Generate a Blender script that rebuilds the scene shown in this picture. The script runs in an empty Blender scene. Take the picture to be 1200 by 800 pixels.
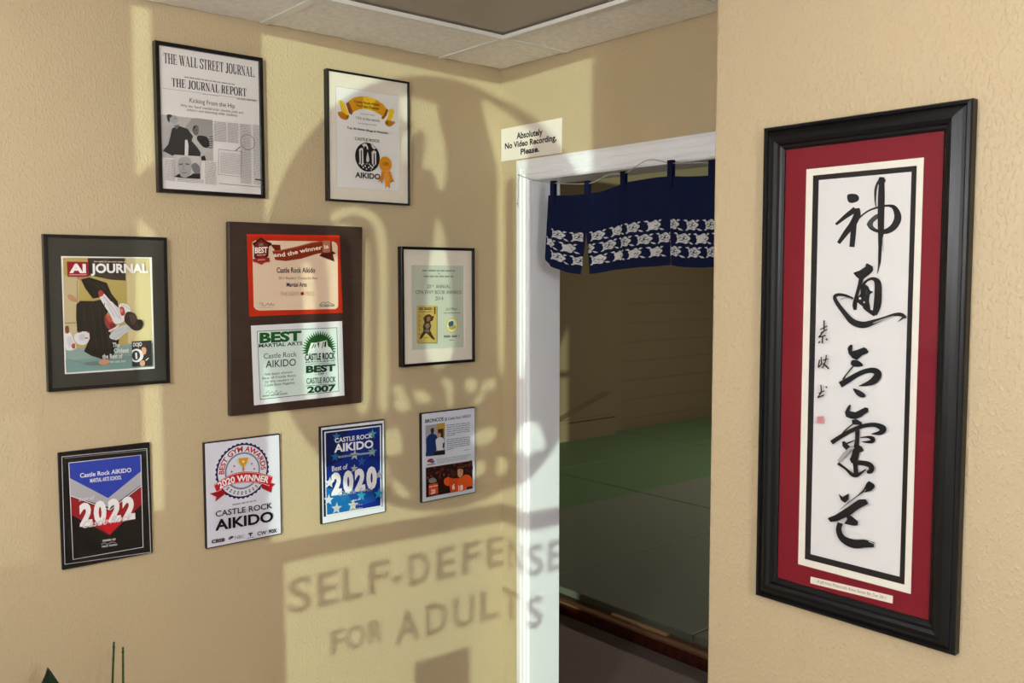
import bpy, bmesh, math, random
from mathutils import Vector, Matrix, Euler
random.seed(7)
PI = math.pi
scene = bpy.context.scene
COL = scene.collection

# ------------------------------------------------------------------ camera
F_PX, YAW, PITCH, ROLL = 1068.2145, 0.7112835, -0.0695111, -0.00095
CAM = Vector((-2.0356, -2.41667, 1.70))
fw = Vector((math.sin(YAW)*math.cos(PITCH), math.cos(YAW)*math.cos(PITCH), math.sin(PITCH)))
rt0 = Vector((math.cos(YAW), -math.sin(YAW), 0)); up0 = rt0.cross(fw)
rt = rt0*math.cos(ROLL) + up0*math.sin(ROLL); up = -rt0*math.sin(ROLL) + up0*math.cos(ROLL)
cd = bpy.data.cameras.new('camera'); cam = bpy.data.objects.new('camera', cd); COL.objects.link(cam)
cd.sensor_width = 36; cd.lens = F_PX/1200*36; cd.clip_start = .01
R = Matrix((rt, up, -fw)).transposed().to_4x4(); R.translation = CAM
cam.matrix_world = R
scene.camera = cam

# ------------------------------------------------------------------ light and exposure
scene.view_settings.view_transform = 'Standard'; scene.view_settings.look = 'None'
scene.view_settings.gamma = 1; scene.view_settings.use_curve_mapping = False
scene.view_settings.exposure = 0.23
SUN_M, SUN_N, WIN_X = 1.05, .030, -2.65           # low sun: +y per +x, drop per +x; window plane
world = bpy.data.worlds.new('world'); scene.world = world; world.use_nodes = True
world.node_tree.nodes['Background'].inputs[0].default_value = (.78, .90, 1.10, 1)
world.node_tree.nodes['Background'].inputs[1].default_value = 1.2
sd = bpy.data.lights.new('sun', 'SUN'); sd.energy = 1.9; sd.color = (.80, 1.0, .80); sd.angle = math.radians(.36)
sun = bpy.data.objects.new('sun', sd); COL.objects.link(sun)
sun.rotation_euler = Vector((1, SUN_M, -SUN_N)).to_track_quat('-Z', 'Y').to_euler()
sun.location = (-6, -6.5, 3)
FILL_LAMPS = ((-2.5, -1.5, 1.95, 3.4), (-2.0, -3.7, 1.95, 5.8))   # x, y, z, radiant intensity
FILL_COL = (.93, .97, 1.05)
HALL_FILL_W = 62.0                                        # power of the added fill panel in the dim hall

# ------------------------------------------------------------------ helpers
def lin(c):
    f = lambda v: v/12.92 if v <= .04045 else ((v+.055)/1.055)**2.4
    return tuple(f(v/255) for v in c) + (1.0,)

def material(name, rgb, rough=.5, spec=.5, metal=0, bump=None, coat=0, var=None, scale=(1, 1, 1)):
    m = bpy.data.materials.new(name); m.use_nodes = True
    nt = m.node_tree; b = nt.nodes['Principled BSDF']
    b.inputs['Base Color'].default_value = lin(rgb); b.inputs['Roughness'].default_value = rough
    b.inputs['Specular IOR Level'].default_value = spec; b.inputs['Metallic'].default_value = metal
    b.inputs['Coat Weight'].default_value = coat
    tc = nt.nodes.new('ShaderNodeTexCoord'); mp = nt.nodes.new('ShaderNodeMapping'); mp.inputs['Scale'].default_value = scale
    nt.links.new(tc.outputs['Object'], mp.inputs['Vector'])
    if bump:
        sc_, st, dist = bump
        n = nt.nodes.new('ShaderNodeTexNoise'); n.inputs['Scale'].default_value = sc_; n.inputs['Detail'].default_value = 3
        nt.links.new(mp.outputs[0], n.inputs['Vector'])
        bp = nt.nodes.new('ShaderNodeBump'); bp.inputs['Strength'].default_value = st; bp.inputs['Distance'].default_value = dist
        nt.links.new(n.outputs['Fac'], bp.inputs['Height']); nt.links.new(bp.outputs['Normal'], b.inputs['Normal'])
    if var:
        rgb2, sc_, lo, hi = var
        n = nt.nodes.new('ShaderNodeTexNoise'); n.inputs['Scale'].default_value = sc_; n.inputs['Detail'].default_value = 4
        nt.links.new(mp.outputs[0], n.inputs['Vector'])
        r = nt.nodes.new('ShaderNodeValToRGB'); e = r.color_ramp.elements
        e[0].position = lo; e[1].position = hi; e[0].color = lin(rgb); e[1].color = lin(rgb2)
        nt.links.new(n.outputs['Fac'], r.inputs['Fac']); nt.links.new(r.outputs['Color'], b.inputs['Base Color'])
    return m

def wall_paint(name, rgb):
    """orange-peel textured painted drywall"""
    m = material(name, rgb, .45, .4)
    nt = m.node_tree; b = nt.nodes['Principled BSDF']
    tc = nt.nodes.new('ShaderNodeTexCoord')
    n1 = nt.nodes.new('ShaderNodeTexNoise'); n1.inputs['Scale'].default_value = 150; n1.inputs['Detail'].default_value = 2
    n2 = nt.nodes.new('ShaderNodeTexNoise'); n2.inputs['Scale'].default_value = 300; n2.inputs['Detail'].default_value = 2
    mp = nt.nodes.new('ShaderNodeMapping'); mp.inputs['Scale'].default_value = (1, 1, .62)
    nt.links.new(tc.outputs['Object'], mp.inputs['Vector'])
    for n in (n1, n2): nt.links.new(mp.outputs[0], n.inputs['Vector'])
    rp = nt.nodes.new('ShaderNodeValToRGB'); rp.color_ramp.elements[0].position = .50; rp.color_ramp.elements[1].position = .70
    nt.links.new(n1.outputs['Fac'], rp.inputs['Fac'])
    mx = nt.nodes.new('ShaderNodeMath'); mx.operation = 'MULTIPLY_ADD'; mx.inputs[1].default_value = .22
    nt.links.new(n2.outputs['Fac'], mx.inputs[0]); nt.links.new(rp.outputs['Color'], mx.inputs[2])
    bp = nt.nodes.new('ShaderNodeBump'); bp.inputs['Strength'].default_value = .6; bp.inputs['Distance'].default_value = .0013
    nt.links.new(mx.outputs[0], bp.inputs['Height']); nt.links.new(bp.outputs['Normal'], b.inputs['Normal'])
    return m

def glass_mat(name, refl=1.0, tint=(1, 1, 1)):
    m = bpy.data.materials.new(name); m.use_nodes = True; nt = m.node_tree; nt.nodes.clear()
    out = nt.nodes.new('ShaderNodeOutputMaterial'); mix = nt.nodes.new('ShaderNodeMixShader')
    tr = nt.nodes.new('ShaderNodeBsdfTransparent'); tr.inputs[0].default_value = tint + (1,)
    gl = nt.nodes.new('ShaderNodeBsdfGlossy'); gl.inputs['Roughness'].default_value = .03
    lw = nt.nodes.new('ShaderNodeLayerWeight'); lw.inputs['Blend'].default_value = .5
    pw = nt.nodes.new('ShaderNodeMath'); pw.operation = 'POWER'; pw.inputs[1].default_value = 5
    mu = nt.nodes.new('ShaderNodeMath'); mu.operation = 'MULTIPLY_ADD'; mu.inputs[1].default_value = .9*refl; mu.inputs[2].default_value = .03*refl
    nt.links.new(lw.outputs['Facing'], pw.inputs[0]); nt.links.new(pw.outputs[0], mu.inputs[0]); nt.links.new(mu.outputs[0], mix.inputs[0])
    nt.links.new(tr.outputs[0], mix.inputs[1]); nt.links.new(gl.outputs[0], mix.inputs[2]); nt.links.new(mix.outputs[0], out.inputs[0])
    return m

def ink_mat(name, rough=.6, spec=.3, coat=0):
    """printed ink: the colour of every printed shape is stored per face"""
    m = material(name, (255, 255, 255), rough, spec, coat=coat)
    nt = m.node_tree; a = nt.nodes.new('ShaderNodeAttribute'); a.attribute_name = 'ink'
    nt.links.new(a.outputs['Color'], nt.nodes['Principled BSDF'].inputs['Base Color'])
    return m

M = dict(
    wall=wall_paint('beige_textured_paint', (195, 176, 141)),
    white=material('white_gloss_trim_paint', (248, 249, 252), .35, .5),
    carpet=material('brown_carpet', (166, 150, 142), .95, .1, bump=(240, .9, .003), var=((128, 114, 106), 180, .35, .65)),
    tile=material('white_mineral_tile', (250, 246, 236), .9, .1, bump=(160, .35, .0015), var=((236, 230, 218), 60, .35, .7)),
    lens=material('grey_prismatic_panel', (158, 148, 130), .45, .4, bump=(120, .4, .001)),
    tbar=material('white_metal_grid', (232, 230, 222), .35, .5),
    blackframe=material('black_metal_frame', (12, 12, 12), .32, .35),
    blackwood=material('black_satin_wood', (11, 11, 13), .34, .32, bump=(30, .05, .001), scale=(1, 1, 8)),
    mat_cream=material('cream_mat_board', (232, 224, 208), .85, .2),
    mat_grey=material('charcoal_mat_board', (54, 54, 50), .85, .2),
    mat_red=material('crimson_mat_board', (124, 22, 36), .85, .2),
    mat_black=material('black_mat_board', (38, 33, 33), .85, .2),
    bevel=material('white_core_bevel', (232, 228, 214), .8, .2),
    walnut=material('dark_walnut_board', (62, 44, 37), .4, .5, var=((54, 37, 31), 14, .35, .7), scale=(1, 1, 5)),
    tinted=glass_mat('tinted_window_glass', .6, (.45, .45, .45)), glass=glass_mat('picture_glass', .5), window=glass_mat('window_glass', .6),
    ink=ink_mat('printed_paper_ink', .8, .1), gloss=ink_mat('glossy_printed_ink', .3, .2),
    acrylic=glass_mat('acrylic_sheet', .4),
    cloth=ink_mat('indigo_dyed_cotton', .9, .1),
    string=material('grey_cotton_string', (176, 170, 158), .8, .2),
    steel=material('steel_nail', (150, 150, 150), .3, .5, 1),
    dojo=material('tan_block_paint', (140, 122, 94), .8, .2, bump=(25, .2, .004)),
    mat_green=material('green_vinyl_mat', (98, 122, 88), .55, .35, bump=(200, .3, .001)),
    mat_sage=material('grey_green_vinyl_mat', (120, 122, 106), .55, .35, bump=(200, .3, .001)),
    redwood=material('dark_red_wood', (92, 38, 24), .4, .4, var=((58, 22, 16), 6, .35, .65), scale=(1, 6, 6)),
    oak=material('tan_wood_strip', (150, 108, 74), .5, .4, var=((128, 88, 58), 10, .3, .7), scale=(6, 1, 6)),
    paleoak=material('pale_wood_strip', (206, 170, 128), .5, .4),
    leaf=material('dark_green_leaf', (22, 46, 32), .3, .5),
    stem=material('green_stem', (58, 84, 40), .6, .3, var=((44, 52, 24), 90, .35, .7)),
    pot=material('terracotta', (150, 92, 66), .8, .2), soil=material('potting_soil', (48, 36, 28), .95, .1, bump=(60, 1, .01)),
    vinyl=material('white_vinyl_decal', (225, 225, 220), .5, .3),
    alu=material('bronze_aluminium', (84, 74, 64), .4, .5),
    pale=material('white_board', (240, 232, 220), .6, .3),
    screen=None, emit=None,
)

def screen_mat():
    m = bpy.data.materials.new('white_screen_fabric'); m.use_nodes = True; nt = m.node_tree; nt.nodes.clear()
    out = nt.nodes.new('ShaderNodeOutputMaterial'); mix = nt.nodes.new('ShaderNodeMixShader'); mix.inputs[0].default_value = .6
    a = nt.nodes.new('ShaderNodeBsdfDiffuse'); b = nt.nodes.new('ShaderNodeBsdfTranslucent')
    for n in (a, b): n.inputs[0].default_value = (.9, .9, .88, 1)
    nt.links.new(a.outputs[0], mix.inputs[1]); nt.links.new(b.outputs[0], mix.inputs[2]); nt.links.new(mix.outputs[0], out.inputs[0]); return m
M['screen'] = screen_mat()  # unseen fabric added at window_3 to block sun and diffuse daylight

def link(o, parent=None):
    COL.objects.link(o)
    if parent is not None: o.parent = parent
    return o

def tag(o, label, cat, group=None):
    o['label'] = label; o['category'] = cat
    if group: o['group'] = group
    return o

def struct(o):
    o['kind'] = 'structure'; return o

def mesh_obj(name, verts, faces, mat, parent=None, smooth=False, mats=None, midx=None):
    me = bpy.data.meshes.new(name); me.from_pydata([tuple(v) for v in verts], [], faces)
    for mm in (mats or [mat]): me.materials.append(mm)
    if midx: me.polygons.foreach_set('material_index', midx)
    if smooth: me.polygons.foreach_set('use_smooth', [True]*len(me.polygons))
    me.update()
    return link(bpy.data.objects.new(name, me), parent)

class MB:
    def __init__(s): s.v = []; s.f = []
    def add(s, vs, fs):
        k = len(s.v); s.v += [tuple(v) for v in vs]; s.f += [[i+k for i in f] for f in fs]; return s
    def box(s, x0, x1, y0, y1, z0, z1):
        return s.add([(x0,y0,z0),(x1,y0,z0),(x1,y1,z0),(x0,y1,z0),(x0,y0,z1),(x1,y0,z1),(x1,y1,z1),(x0,y1,z1)],
                     [(3,2,1,0),(4,5,6,7),(0,1,5,4),(1,2,6,5),(2,3,7,6),(3,0,4,7)])
    def tube(s, pts, rad, n=8, cap=True):
        pts = [Vector(p) for p in pts]; rr = rad if isinstance(rad, (list, tuple)) else [rad]*len(pts)
        vs = []; fs = []
        for i, p in enumerate(pts):
            d = (pts[min(i+1, len(pts)-1)]-pts[max(i-1, 0)]).normalized()
            a = d.cross(Vector((.3, .2, 1)) if abs(d.z) < .9 else Vector((1, .1, 0))).normalized(); b = d.cross(a)
            for k in range(n):
                t = 2*PI*k/n; vs.append(p+(a*math.cos(t)+b*math.sin(t))*rr[i])
        for i in range(len(pts)-1):
            for k in range(n): fs.append((i*n+k, i*n+(k+1) % n, (i+1)*n+(k+1) % n, (i+1)*n+k))
        if cap: fs += [tuple(range(n))[::-1], tuple((len(pts)-1)*n+k for k in range(n))]
        return s.add(vs, fs)
    def build(s, name, mat, parent=None, smooth=False): return mesh_obj(name, s.v, s.f, mat, parent, smooth)

def bevel(o, w=.003, seg=2):
    b = o.modifiers.new('bevel', 'BEVEL'); b.width = w; b.segments = seg; b.limit_method = 'ANGLE'; return o

def catmull(pts, n=6, closed=False):
    P = [Vector(p) for p in pts]; N = len(P); out = []
    for i in range(N if closed else N-1):
        if closed: a, b, c, d = P[i-1], P[i], P[(i+1) % N], P[(i+2) % N]
        else: a, b, c, d = P[max(i-1, 0)], P[i], P[i+1], P[min(i+2, N-1)]
        for k in range(n):
            t = k/n
            out.append(.5*((2*b)+(c-a)*t+(2*a-5*b+4*c-d)*t*t+(3*b-a-3*c+d)*t**3))
    if not closed: out.append(P[-1])
    return out

# ------------------------------------------------------------------ photograph pixel -> point on a real plane
def ray(px, py): return (fw*F_PX + rt*(px-600) + up*(400-py)).normalized()
def on_axis(px, py, ax, val):
    d = ray(px, py); return CAM + d*((val-CAM[ax])/d[ax])

# ------------------------------------------------------------------ lettering
_tc = {}
def glyphs(s, bold=0):
    """text outline as (verts, faces); x runs 0..1 over the ink width, y in cap heights; third value = natural width in caps"""
    k = (s, bold)
    if k not in _tc:
        c = bpy.data.curves.new('lettering', 'FONT'); c.body = s; c.size = 1; c.offset = bold*.03; c.resolution_u = 3
        o = bpy.data.objects.new('lettering', c); me = bpy.data.meshes.new_from_object(o)
        v = [(p.co.x, p.co.y) for p in me.vertices]; f = [tuple(p.vertices) for p in me.polygons]
        bpy.data.objects.remove(o); bpy.data.curves.remove(c); bpy.data.meshes.remove(me)
        x0 = min(p[0] for p in v); x1 = max(p[0] for p in v); cap = .69
        _tc[k] = ([((x-x0)/(x1-x0), y/cap) for x, y in v], f, (x1-x0)/cap)
    return _tc[k]

def strip(path, widths, closed=False):
    P = [Vector(p[:2]) for p in path]; vs = []; fs = []
    for i, p in enumerate(P):
        d = (P[min(i+1, len(P)-1)]-P[max(i-1, 0)])
        d = d.normalized() if d.length > 1e-9 else Vector((1, 0)); n = Vector((-d.y, d.x)); w = widths[i]/2
        vs += [p+n*w, p-n*w]
    for i in range(len(P)-1): fs.append((2*i, 2*i+1, 2*i+3, 2*i+2))
    return [tuple(v) for v in vs], fs

T_, H_ = .19, .055
SG = {
 'T': (.70, 'S.35,0,.35,1 h0,.97,.7,.97 h.2,.03,.5,.03 h.03,.97,.0,.7 h.67,.97,.7,.7'),
 'H': (.84, 'S.18,0,.18,1 S.66,0,.66,1 h.18,.5,.66,.5 h.02,.03,.34,.03 h.02,.97,.34,.97 h.5,.03,.82,.03 h.5,.97,.82,.97'),
 'E': (.68, 'S.18,0,.18,1 h.02,.97,.62,.97 h.02,.03,.64,.03 h.18,.5,.48,.5 h.6,.97,.62,.7 h.62,.03,.66,.32 h.47,.38,.47,.62'),
 'W': (1.1, 'S.14,1,.38,0 h.38,0,.58,1 S.56,1,.79,0 h.79,0,1.0,1 h0,.97,.3,.97 h.44,.97,.7,.97 h.88,.97,1.1,.97'),
 'A': (.84, 'h.06,0,.38,1 S.36,1,.66,0 h.18,.34,.55,.34 h-.03,.03,.18,.03 h.5,.03,.84,.03'),
 'L': (.64, 'S.18,0,.18,1 h.02,.97,.34,.97 h.02,.03,.6,.03 h.58,.03,.63,.34'),
 'S': (.64, 'n.56,.75,.5,.94,.32,.99,.13,.9,.11,.72,.3,.55,.5,.4,.56,.22,.42,.03,.22,.02,.07,.12,.04,.3 h.57,.7,.57,.98 h.05,.02,.05,.3'),
 'R': (.76, 'S.18,0,.18,1 n.18,.97,.42,.97,.58,.84,.57,.62,.42,.5,.18,.5 S.44,.5,.62,.02 h.58,.03,.76,.03 h.02,.03,.34,.03 h.02,.97,.34,.97'),
 'P': (.68, 'S.18,0,.18,1 n.18,.97,.42,.97,.58,.84,.57,.62,.42,.47,.18,.47 h.02,.03,.36,.03 h.02,.97,.34,.97'),
 'J': (.54, 'S.34,.15,.34,1 n.34,.2,.28,.03,.14,.01,.06,.14 h.18,.97,.5,.97'),
 'O': (.76, 'n.38,.99,.2,.92,.1,.72,.08,.5,.1,.28,.2,.08,.38,.01,.56,.08,.66,.28,.68,.5,.66,.72,.56,.92,.38,.99'),
 'U': (.78, 'S.18,.25,.18,1 n.18,.3,.24,.08,.42,.02,.56,.1,.62,.3 h.62,.3,.62,1 h.02,.97,.34,.97 h.5,.97,.74,.97'),
 'N': (.80, 'h.14,0,.14,1 S.14,1,.63,0 h.65,0,.65,1 h0,.97,.2,.97 h.02,.03,.28,.03 h.52,.97,.8,.97'),
 'C': (.70, 'n.6,.75,.5,.95,.36,.99,.18,.9,.09,.7,.08,.5,.09,.3,.18,.1,.36,.01,.52,.06,.62,.25 h.6,.7,.6,.98'),
 'K': (.80, 'S.18,0,.18,1 h.2,.4,.62,.97 S.34,.58,.64,.02 h.02,.03,.34,.03 h.02,.97,.34,.97 h.5,.97,.74,.97 h.5,.03,.8,.03'),
 'I': (.36, 'S.18,0,.18,1 h.02,.03,.34,.03 h.02,.97,.34,.97'),
 'D': (.80, 'S.18,0,.18,1 n.18,.97,.44,.96,.62,.82,.68,.5,.62,.18,.44,.04,.18,.03 h.02,.03,.2,.03 h.02,.97,.2,.97'),
 '.': (.25, 'S.1,.0,.1,.13'), ' ': (.30, ''),
}
def serif(s):
    k = ('serif', s)
    if k in _tc: return _tc[k]
    V = []; Fc = []; x = 0
    for ch in s:
        w, spec = SG[ch]
        for t in spec.split():
            kind = t[0]; a = [float(q) for q in t[1:].split(',')]; pts = [(a[i], a[i+1]) for i in range(0, len(a), 2)]
            if kind == 'n':
                P = catmull([Vector((p[0], p[1], 0)) for p in pts], 5); W = []
                for i in range(len(P)):
                    d = (P[min(i+1, len(P)-1)]-P[max(i-1, 0)]).normalized(); W.append(H_+(T_-H_)*abs(d.y)**1.3)
                vs, fs = strip(P, W)
            elif kind == 'S':       # thick stroke cut level at top and bottom
                (xa, ya), (xb, yb) = pts; h = T_/2; vs = [(xa-h, ya), (xa+h, ya), (xb+h, yb), (xb-h, yb)]; fs = [(0, 1, 2, 3)]
            else: vs, fs = strip([Vector((p[0], p[1])) for p in pts], [H_]*2)
            o = len(V); V += [(vx+x, vy) for vx, vy in vs]; Fc += [tuple(i+o for i in f) for f in fs]
        x += w+.05
    x0 = min(v[0] for v in V); x1 = max(v[0] for v in V)
    _tc[k] = ([((vx-x0)/(x1-x0), vy) for vx, vy in V], Fc, x1-x0)
    return _tc[k]

# ------------------------------------------------------------------ a printed sheet lying in a plane of its thing
class Sheet:
    """flat printed shapes in the plane y = depth of a thing (front faces -y); px points go through Z = (ox, oy, scale)"""
    STEP = .00012
    def __init__(s, root, depth, mat): s.M = root.matrix_basis.copy(); s.inv = s.M.inverted(); s.root = root; s.y = depth; s.mat = mat; s.parts = {}; s.order = []; s.cur = None; s.lv = 0; s.part('print'); s.Z = (0, 0, 1)
    def part(s, name):
        if name not in s.parts: s.parts[name] = ([], [], []); s.order.append(name)
        s.cur = name; return s
    def z(s, ox, oy, k): s.Z = (ox, oy, k); return s
    def at(s, a, b):
        px, py = s.Z[0]+a/s.Z[2], s.Z[1]+b/s.Z[2]
        o = s.inv @ CAM; d = s.inv.to_3x3() @ ray(px, py); t = (s.y-o.y)/d.y; p = o+d*t
        return Vector((p.x, p.z))
    def raw(s, vs, fs, col, lift=1):
        s.lv += lift; V, Fc, C = s.parts[s.cur]; o = len(V)
        V += [(v[0], s.y-s.lv*s.STEP, v[1]) for v in vs]; Fc += [tuple(i+o for i in f) for f in fs]; C += [col]*len(fs)
    def rect(s, x0, x1, z0, z1, col): s.raw([(x0,z0),(x1,z0),(x1,z1),(x0,z1)], [(0,1,2,3)], col)
    def poly(s, pts, col, smooth=0, lift=1):
        P = catmull([Vector((a, b, 0)) for a, b in pts], smooth, True) if smooth else [Vector((a, b, 0)) for a, b in pts]
        s.raw([s.at(p.x, p.y) for p in P], [tuple(range(len(P)))], col, lift)
    def line(s, pts, w, col, smooth=0, lift=1):
        W = list(w) if isinstance(w, (list, tuple)) else [w]*len(pts)
        P = [Vector((a, b, ww)) for (a, b), ww in zip(pts, W)]
        if smooth: P = catmull(P, smooth)
        vs, fs = strip(P, [max(p.z, .5) for p in P]); s.raw([s.at(*v) for v in vs], fs, col, lift)
    def frame(s, quad, w, col):
        s.line(list(quad)+[quad[0], quad[1]], w, col)
    def radius(s, c, t): return (s.at(*c)-s.at(*t)).length
    def disc(s, c, r, col, n=40, sx=1, teeth=0, amp=0, inner=0, a0=0, a1=2*PI):
        c = s.at(*c) if not isinstance(c, Vector) else c
        pt = lambda t, q: c+Vector((math.cos(t)*q*sx, math.sin(t)*q))
        P = [pt(a0+(a1-a0)*i/n, r*(1+(amp*math.cos(teeth*2*PI*i/n) if teeth else 0))) for i in range(n if a1-a0 > 6.2 else n+1)]
        if inner:
            Q = [pt(a0+(a1-a0)*i/n, inner) for i in range(len(P))]; k = len(P); full = a1-a0 > 6.2
            s.raw(P+Q, [(i, (i+1) % k, k+(i+1) % k, k+i) for i in range(k if full else k-1)], col)
        else: s.raw(P, [tuple(range(len(P)))], col)
    def star(s, c, rpx, col, n=5, inner=.42, rot=.1):
        c0 = s.at(*c); r = s.radius(c, (c[0], c[1]-rpx))
        P = [c0+Vector((math.sin(rot+PI*i/n), math.cos(rot+PI*i/n)))*(r if i % 2 == 0 else r*inner) for i in range(2*n)]
        s.raw(P, [tuple(range(2*n))], col)
    def text(s, t, p0, p1, h, col, bold=0, slant=0, font=None):
        """ink runs from p0 to p1 along the baseline, h = cap height in zoom px"""
        V, Fc, w = serif(t) if font == 'serif' else glyphs(t, bold)
        a = s.at(*p0); b = s.at(*p1); hh = (s.at(p0[0], p0[1]-h)-a).length; d = b-a
        s.raw([(a.x+d.x*x+slant*y*hh, a.y+d.y*x+y*hh) for x, y in V], Fc, col)
    def curve_text(s, t, pts, h, col, bold=0):
        """lettering along a smooth path of local points"""
        V, Fc, w = glyphs(t, bold); P = [Vector((p[0], p[1], 0)) for p in catmull([Vector((q[0], q[1], 0)) for q in pts], 12)]
        L = [0]
        for i in range(1, len(P)): L.append(L[-1]+(P[i]-P[i-1]).length)
        out = []
        for x, y in V:
            q = x*L[-1]; i = 1
            while i < len(L)-1 and L[i] < q: i += 1
            f = (q-L[i-1])/max(L[i]-L[i-1], 1e-9); p = P[i-1].lerp(P[i], f); d = (P[i]-P[i-1]).normalized()
            out.append((p.x-d.y*y*h, p.y+d.x*y*h))
        s.raw(out, Fc, col)
    def scribble(s, p0, p1, h, col, gap=.12):
        """a row of print too small to read: short strokes grouped like words"""
        rnd = random.Random(int(p0[0]*7+p0[1]*13+h)); a = Vector(p0); b = Vector(p1); L = (b-a).length; d = (b-a)/L; t = 0; V = []; Fc = []
        while t < L:
            word = min(h*rnd.uniform(1.2, 4.5), L-t)
            for lo, hi in ((.0, .28), (.42, .68)):
                q = [a+d*t+Vector((0, -h*lo)), a+d*(t+word)+Vector((0, -h*lo)), a+d*(t+word)+Vector((0, -h*hi)), a+d*t+Vector((0, -h*hi))]
                o = len(V); V += [s.at(p.x, p.y) for p in q]; Fc.append((o, o+1, o+2, o+3))
            t += word+h*.45
        s.raw(V, Fc, col)
    def build(s, parts=None):
        base = None
        for nm in s.order:
            V, Fc, C = s.parts[nm]
            if not V: continue
            o = mesh_obj(nm.split('#')[0], V, Fc, s.mat, base if base else s.root)
            at = o.data.attributes.new('ink', 'FLOAT_COLOR', 'FACE')
            fl = []
            for c in C: fl += list(lin(c))
            at.data.foreach_set('color', fl)
            # printed shapes all face the room
            bm = bmesh.new(); bm.from_mesh(o.data)
            for f in bm.faces:
                f.normal_update()
                if f.normal.y > 0: f.normal_flip()
            bm.to_mesh(o.data); bm.free()
            if base is None: base = o
        return base

def thing(name, label, cat, loc, rotz=0, rotx=0, group=None):
    o = bpy.data.objects.new(name, None); o.empty_display_size = .05; link(o)
    o.matrix_basis = Matrix.Translation(Vector(loc)) @ Matrix.Rotation(rotz, 4, 'Z') @ Matrix.Rotation(rotx, 4, 'X')
    return tag(o, label, cat, group)

def moulding(name, root, x0, x1, z0, z1, prof, mat, smooth=False):
    """mitred frame: prof = [(inward, out)] closed, run round the rectangle; front is -y"""
    vs = []; fs = []; n = len(prof)
    for cx, cz, sx, sz in ((x0, z0, 1, 1), (x1, z0, -1, 1), (x1, z1, -1, -1), (x0, z1, 1, -1)):
        for i, o in prof: vs.append((cx+sx*i, -o, cz+sz*i))
    for c in range(4):
        e = (c+1) % 4
        for k in range(n): fs.append((c*n+k, e*n+k, e*n+(k+1) % n, c*n+(k+1) % n))
    o = mesh_obj(name, vs, fs, mat, root)
    bm = bmesh.new(); bm.from_mesh(o.data); bmesh.ops.recalc_face_normals(bm, faces=bm.faces); bm.to_mesh(o.data); bm.free()
    return o

def ring(name, root, out, inn, y, mat, mat_bevel=None, th=.0018):
    """mat board with a bevelled window: out/inn = (x0, x1, z0, z1)"""
    q = lambda r, g=0: [(r[0]-g, r[2]-g), (r[1]+g, r[2]-g), (r[1]+g, r[3]+g), (r[0]-g, r[3]+g)]
    vs = [(x, y, z) for x, z in q(out)]+[(x, y, z) for x, z in q(inn, th*.8)]+[(x, y+th, z) for x, z in q(inn)]
    fs = []; mi = []
    for k in range(4):
        j = (k+1) % 4; fs.append((k, j, 4+j, 4+k)); mi.append(0); fs.append((4+k, 4+j, 8+j, 8+k)); mi.append(1)
    return mesh_obj(name, vs, fs, None, root, mats=[mat, mat_bevel or mat], midx=mi)

def quad_rect(sheet, quad):
    p = [sheet.at(*q) for q in quad]
    return ((p[0].x+p[3].x)/2, (p[1].x+p[2].x)/2, (p[2].y+p[3].y)/2, (p[0].y+p[1].y)/2)

def pane(root, x0, x1, z0, z1, y, mat=None, name='glass', th=.0015):
    return MB().box(x0, x1, y, y+th, z0, z1).build(name, mat or M['glass'], root)

# ================================================================== THE SETTING
CEIL = 2.405; TOPZ = 2.75; JAMB = .126
W = MB().box(-2.80, JAMB, 0, .12, 0, TOPZ); struct(W.build('wall_left', M['wall']))
W = MB(); W.box(0, JAMB, -.140, 0, 0, TOPZ); W.box(0, JAMB, -1.25, -1.076, 0, TOPZ); W.box(0, JAMB, -1.076, -.140, 2.036, TOPZ)
struct(W.build('wall_back', M['wall']))
o = MB().box(-.48, JAMB, -5.2, -1.25, 0, TOPZ).build('wall_right', M['wall']); bevel(o, .006, 3); struct(o)
struct(MB().box(-2.80, .0, -5.32, -5.2, 0, TOPZ).build('wall_rear', M['wall']))
struct(MB().box(-2.80, 9.1, -5.2, 4.2, -.06, 0).build('floor', M['carpet']))
struct(MB().box(-2.80, JAMB, -5.3, .1, TOPZ, TOPZ+.05).build('ceiling_upper', M['tile']))  # unseen raised ceiling, added so low sun reaches the wall top

# storefront wall with the sunny window (behind the photographer)
wy = lambda Y: Y+SUN_M*WIN_X
wz = lambda Z: Z-SUN_N*WIN_X
WL, WR = wy(.905), wy(-.515)
SL0, SL1 = wy(1.285), wy(1.13)
BL0, BL1 = wy(2.66), wy(1.45)
W = MB()
W.box(WIN_X-.1, WIN_X, BL0, 0, 0, TOPZ); W.box(WIN_X-.1, WIN_X, SL0, BL1, 0, TOPZ); W.box(WIN_X-.1, WIN_X, BL1, BL0, 0, wz(.965)); W.box(WIN_X-.1, WIN_X, BL1, BL0, 2.66, TOPZ); W.box(WIN_X-.1, WIN_X, WL+.035, SL1, 0, TOPZ); W.box(WIN_X-.1, WIN_X, -5.2, WR-.035, 0, TOPZ)
W.box(WIN_X-.1, WIN_X, SL1, SL0, 0, wz(1.05)); W.box(WIN_X-.1, WIN_X, SL1, SL0, 2.62, TOPZ)
W.box(WIN_X-.1, WIN_X, WR-.035, WL+.035, 0, .12); W.box(WIN_X-.1, WIN_X, WR-.035, WL+.035, 2.66, TOPZ)
struct(W.build('wall_front', M['wall']))
wr_ = bpy.data.objects.new('window_1', None); link(wr_); wr_.location = (WIN_X, (WL+WR)/2, .12); struct(wr_)
def wpart(name, mb, mat):
    o = mb.build(name, mat, wr_); o.matrix_parent_inverse = Matrix.Translation(-Vector(wr_.location)); return o
W = MB(); W.box(WIN_X-.08, WIN_X-.01, WL, WL+.035, .12, 2.66); W.box(WIN_X-.08, WIN_X-.01, WR-.035, WR, .12, 2.66)
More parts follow.
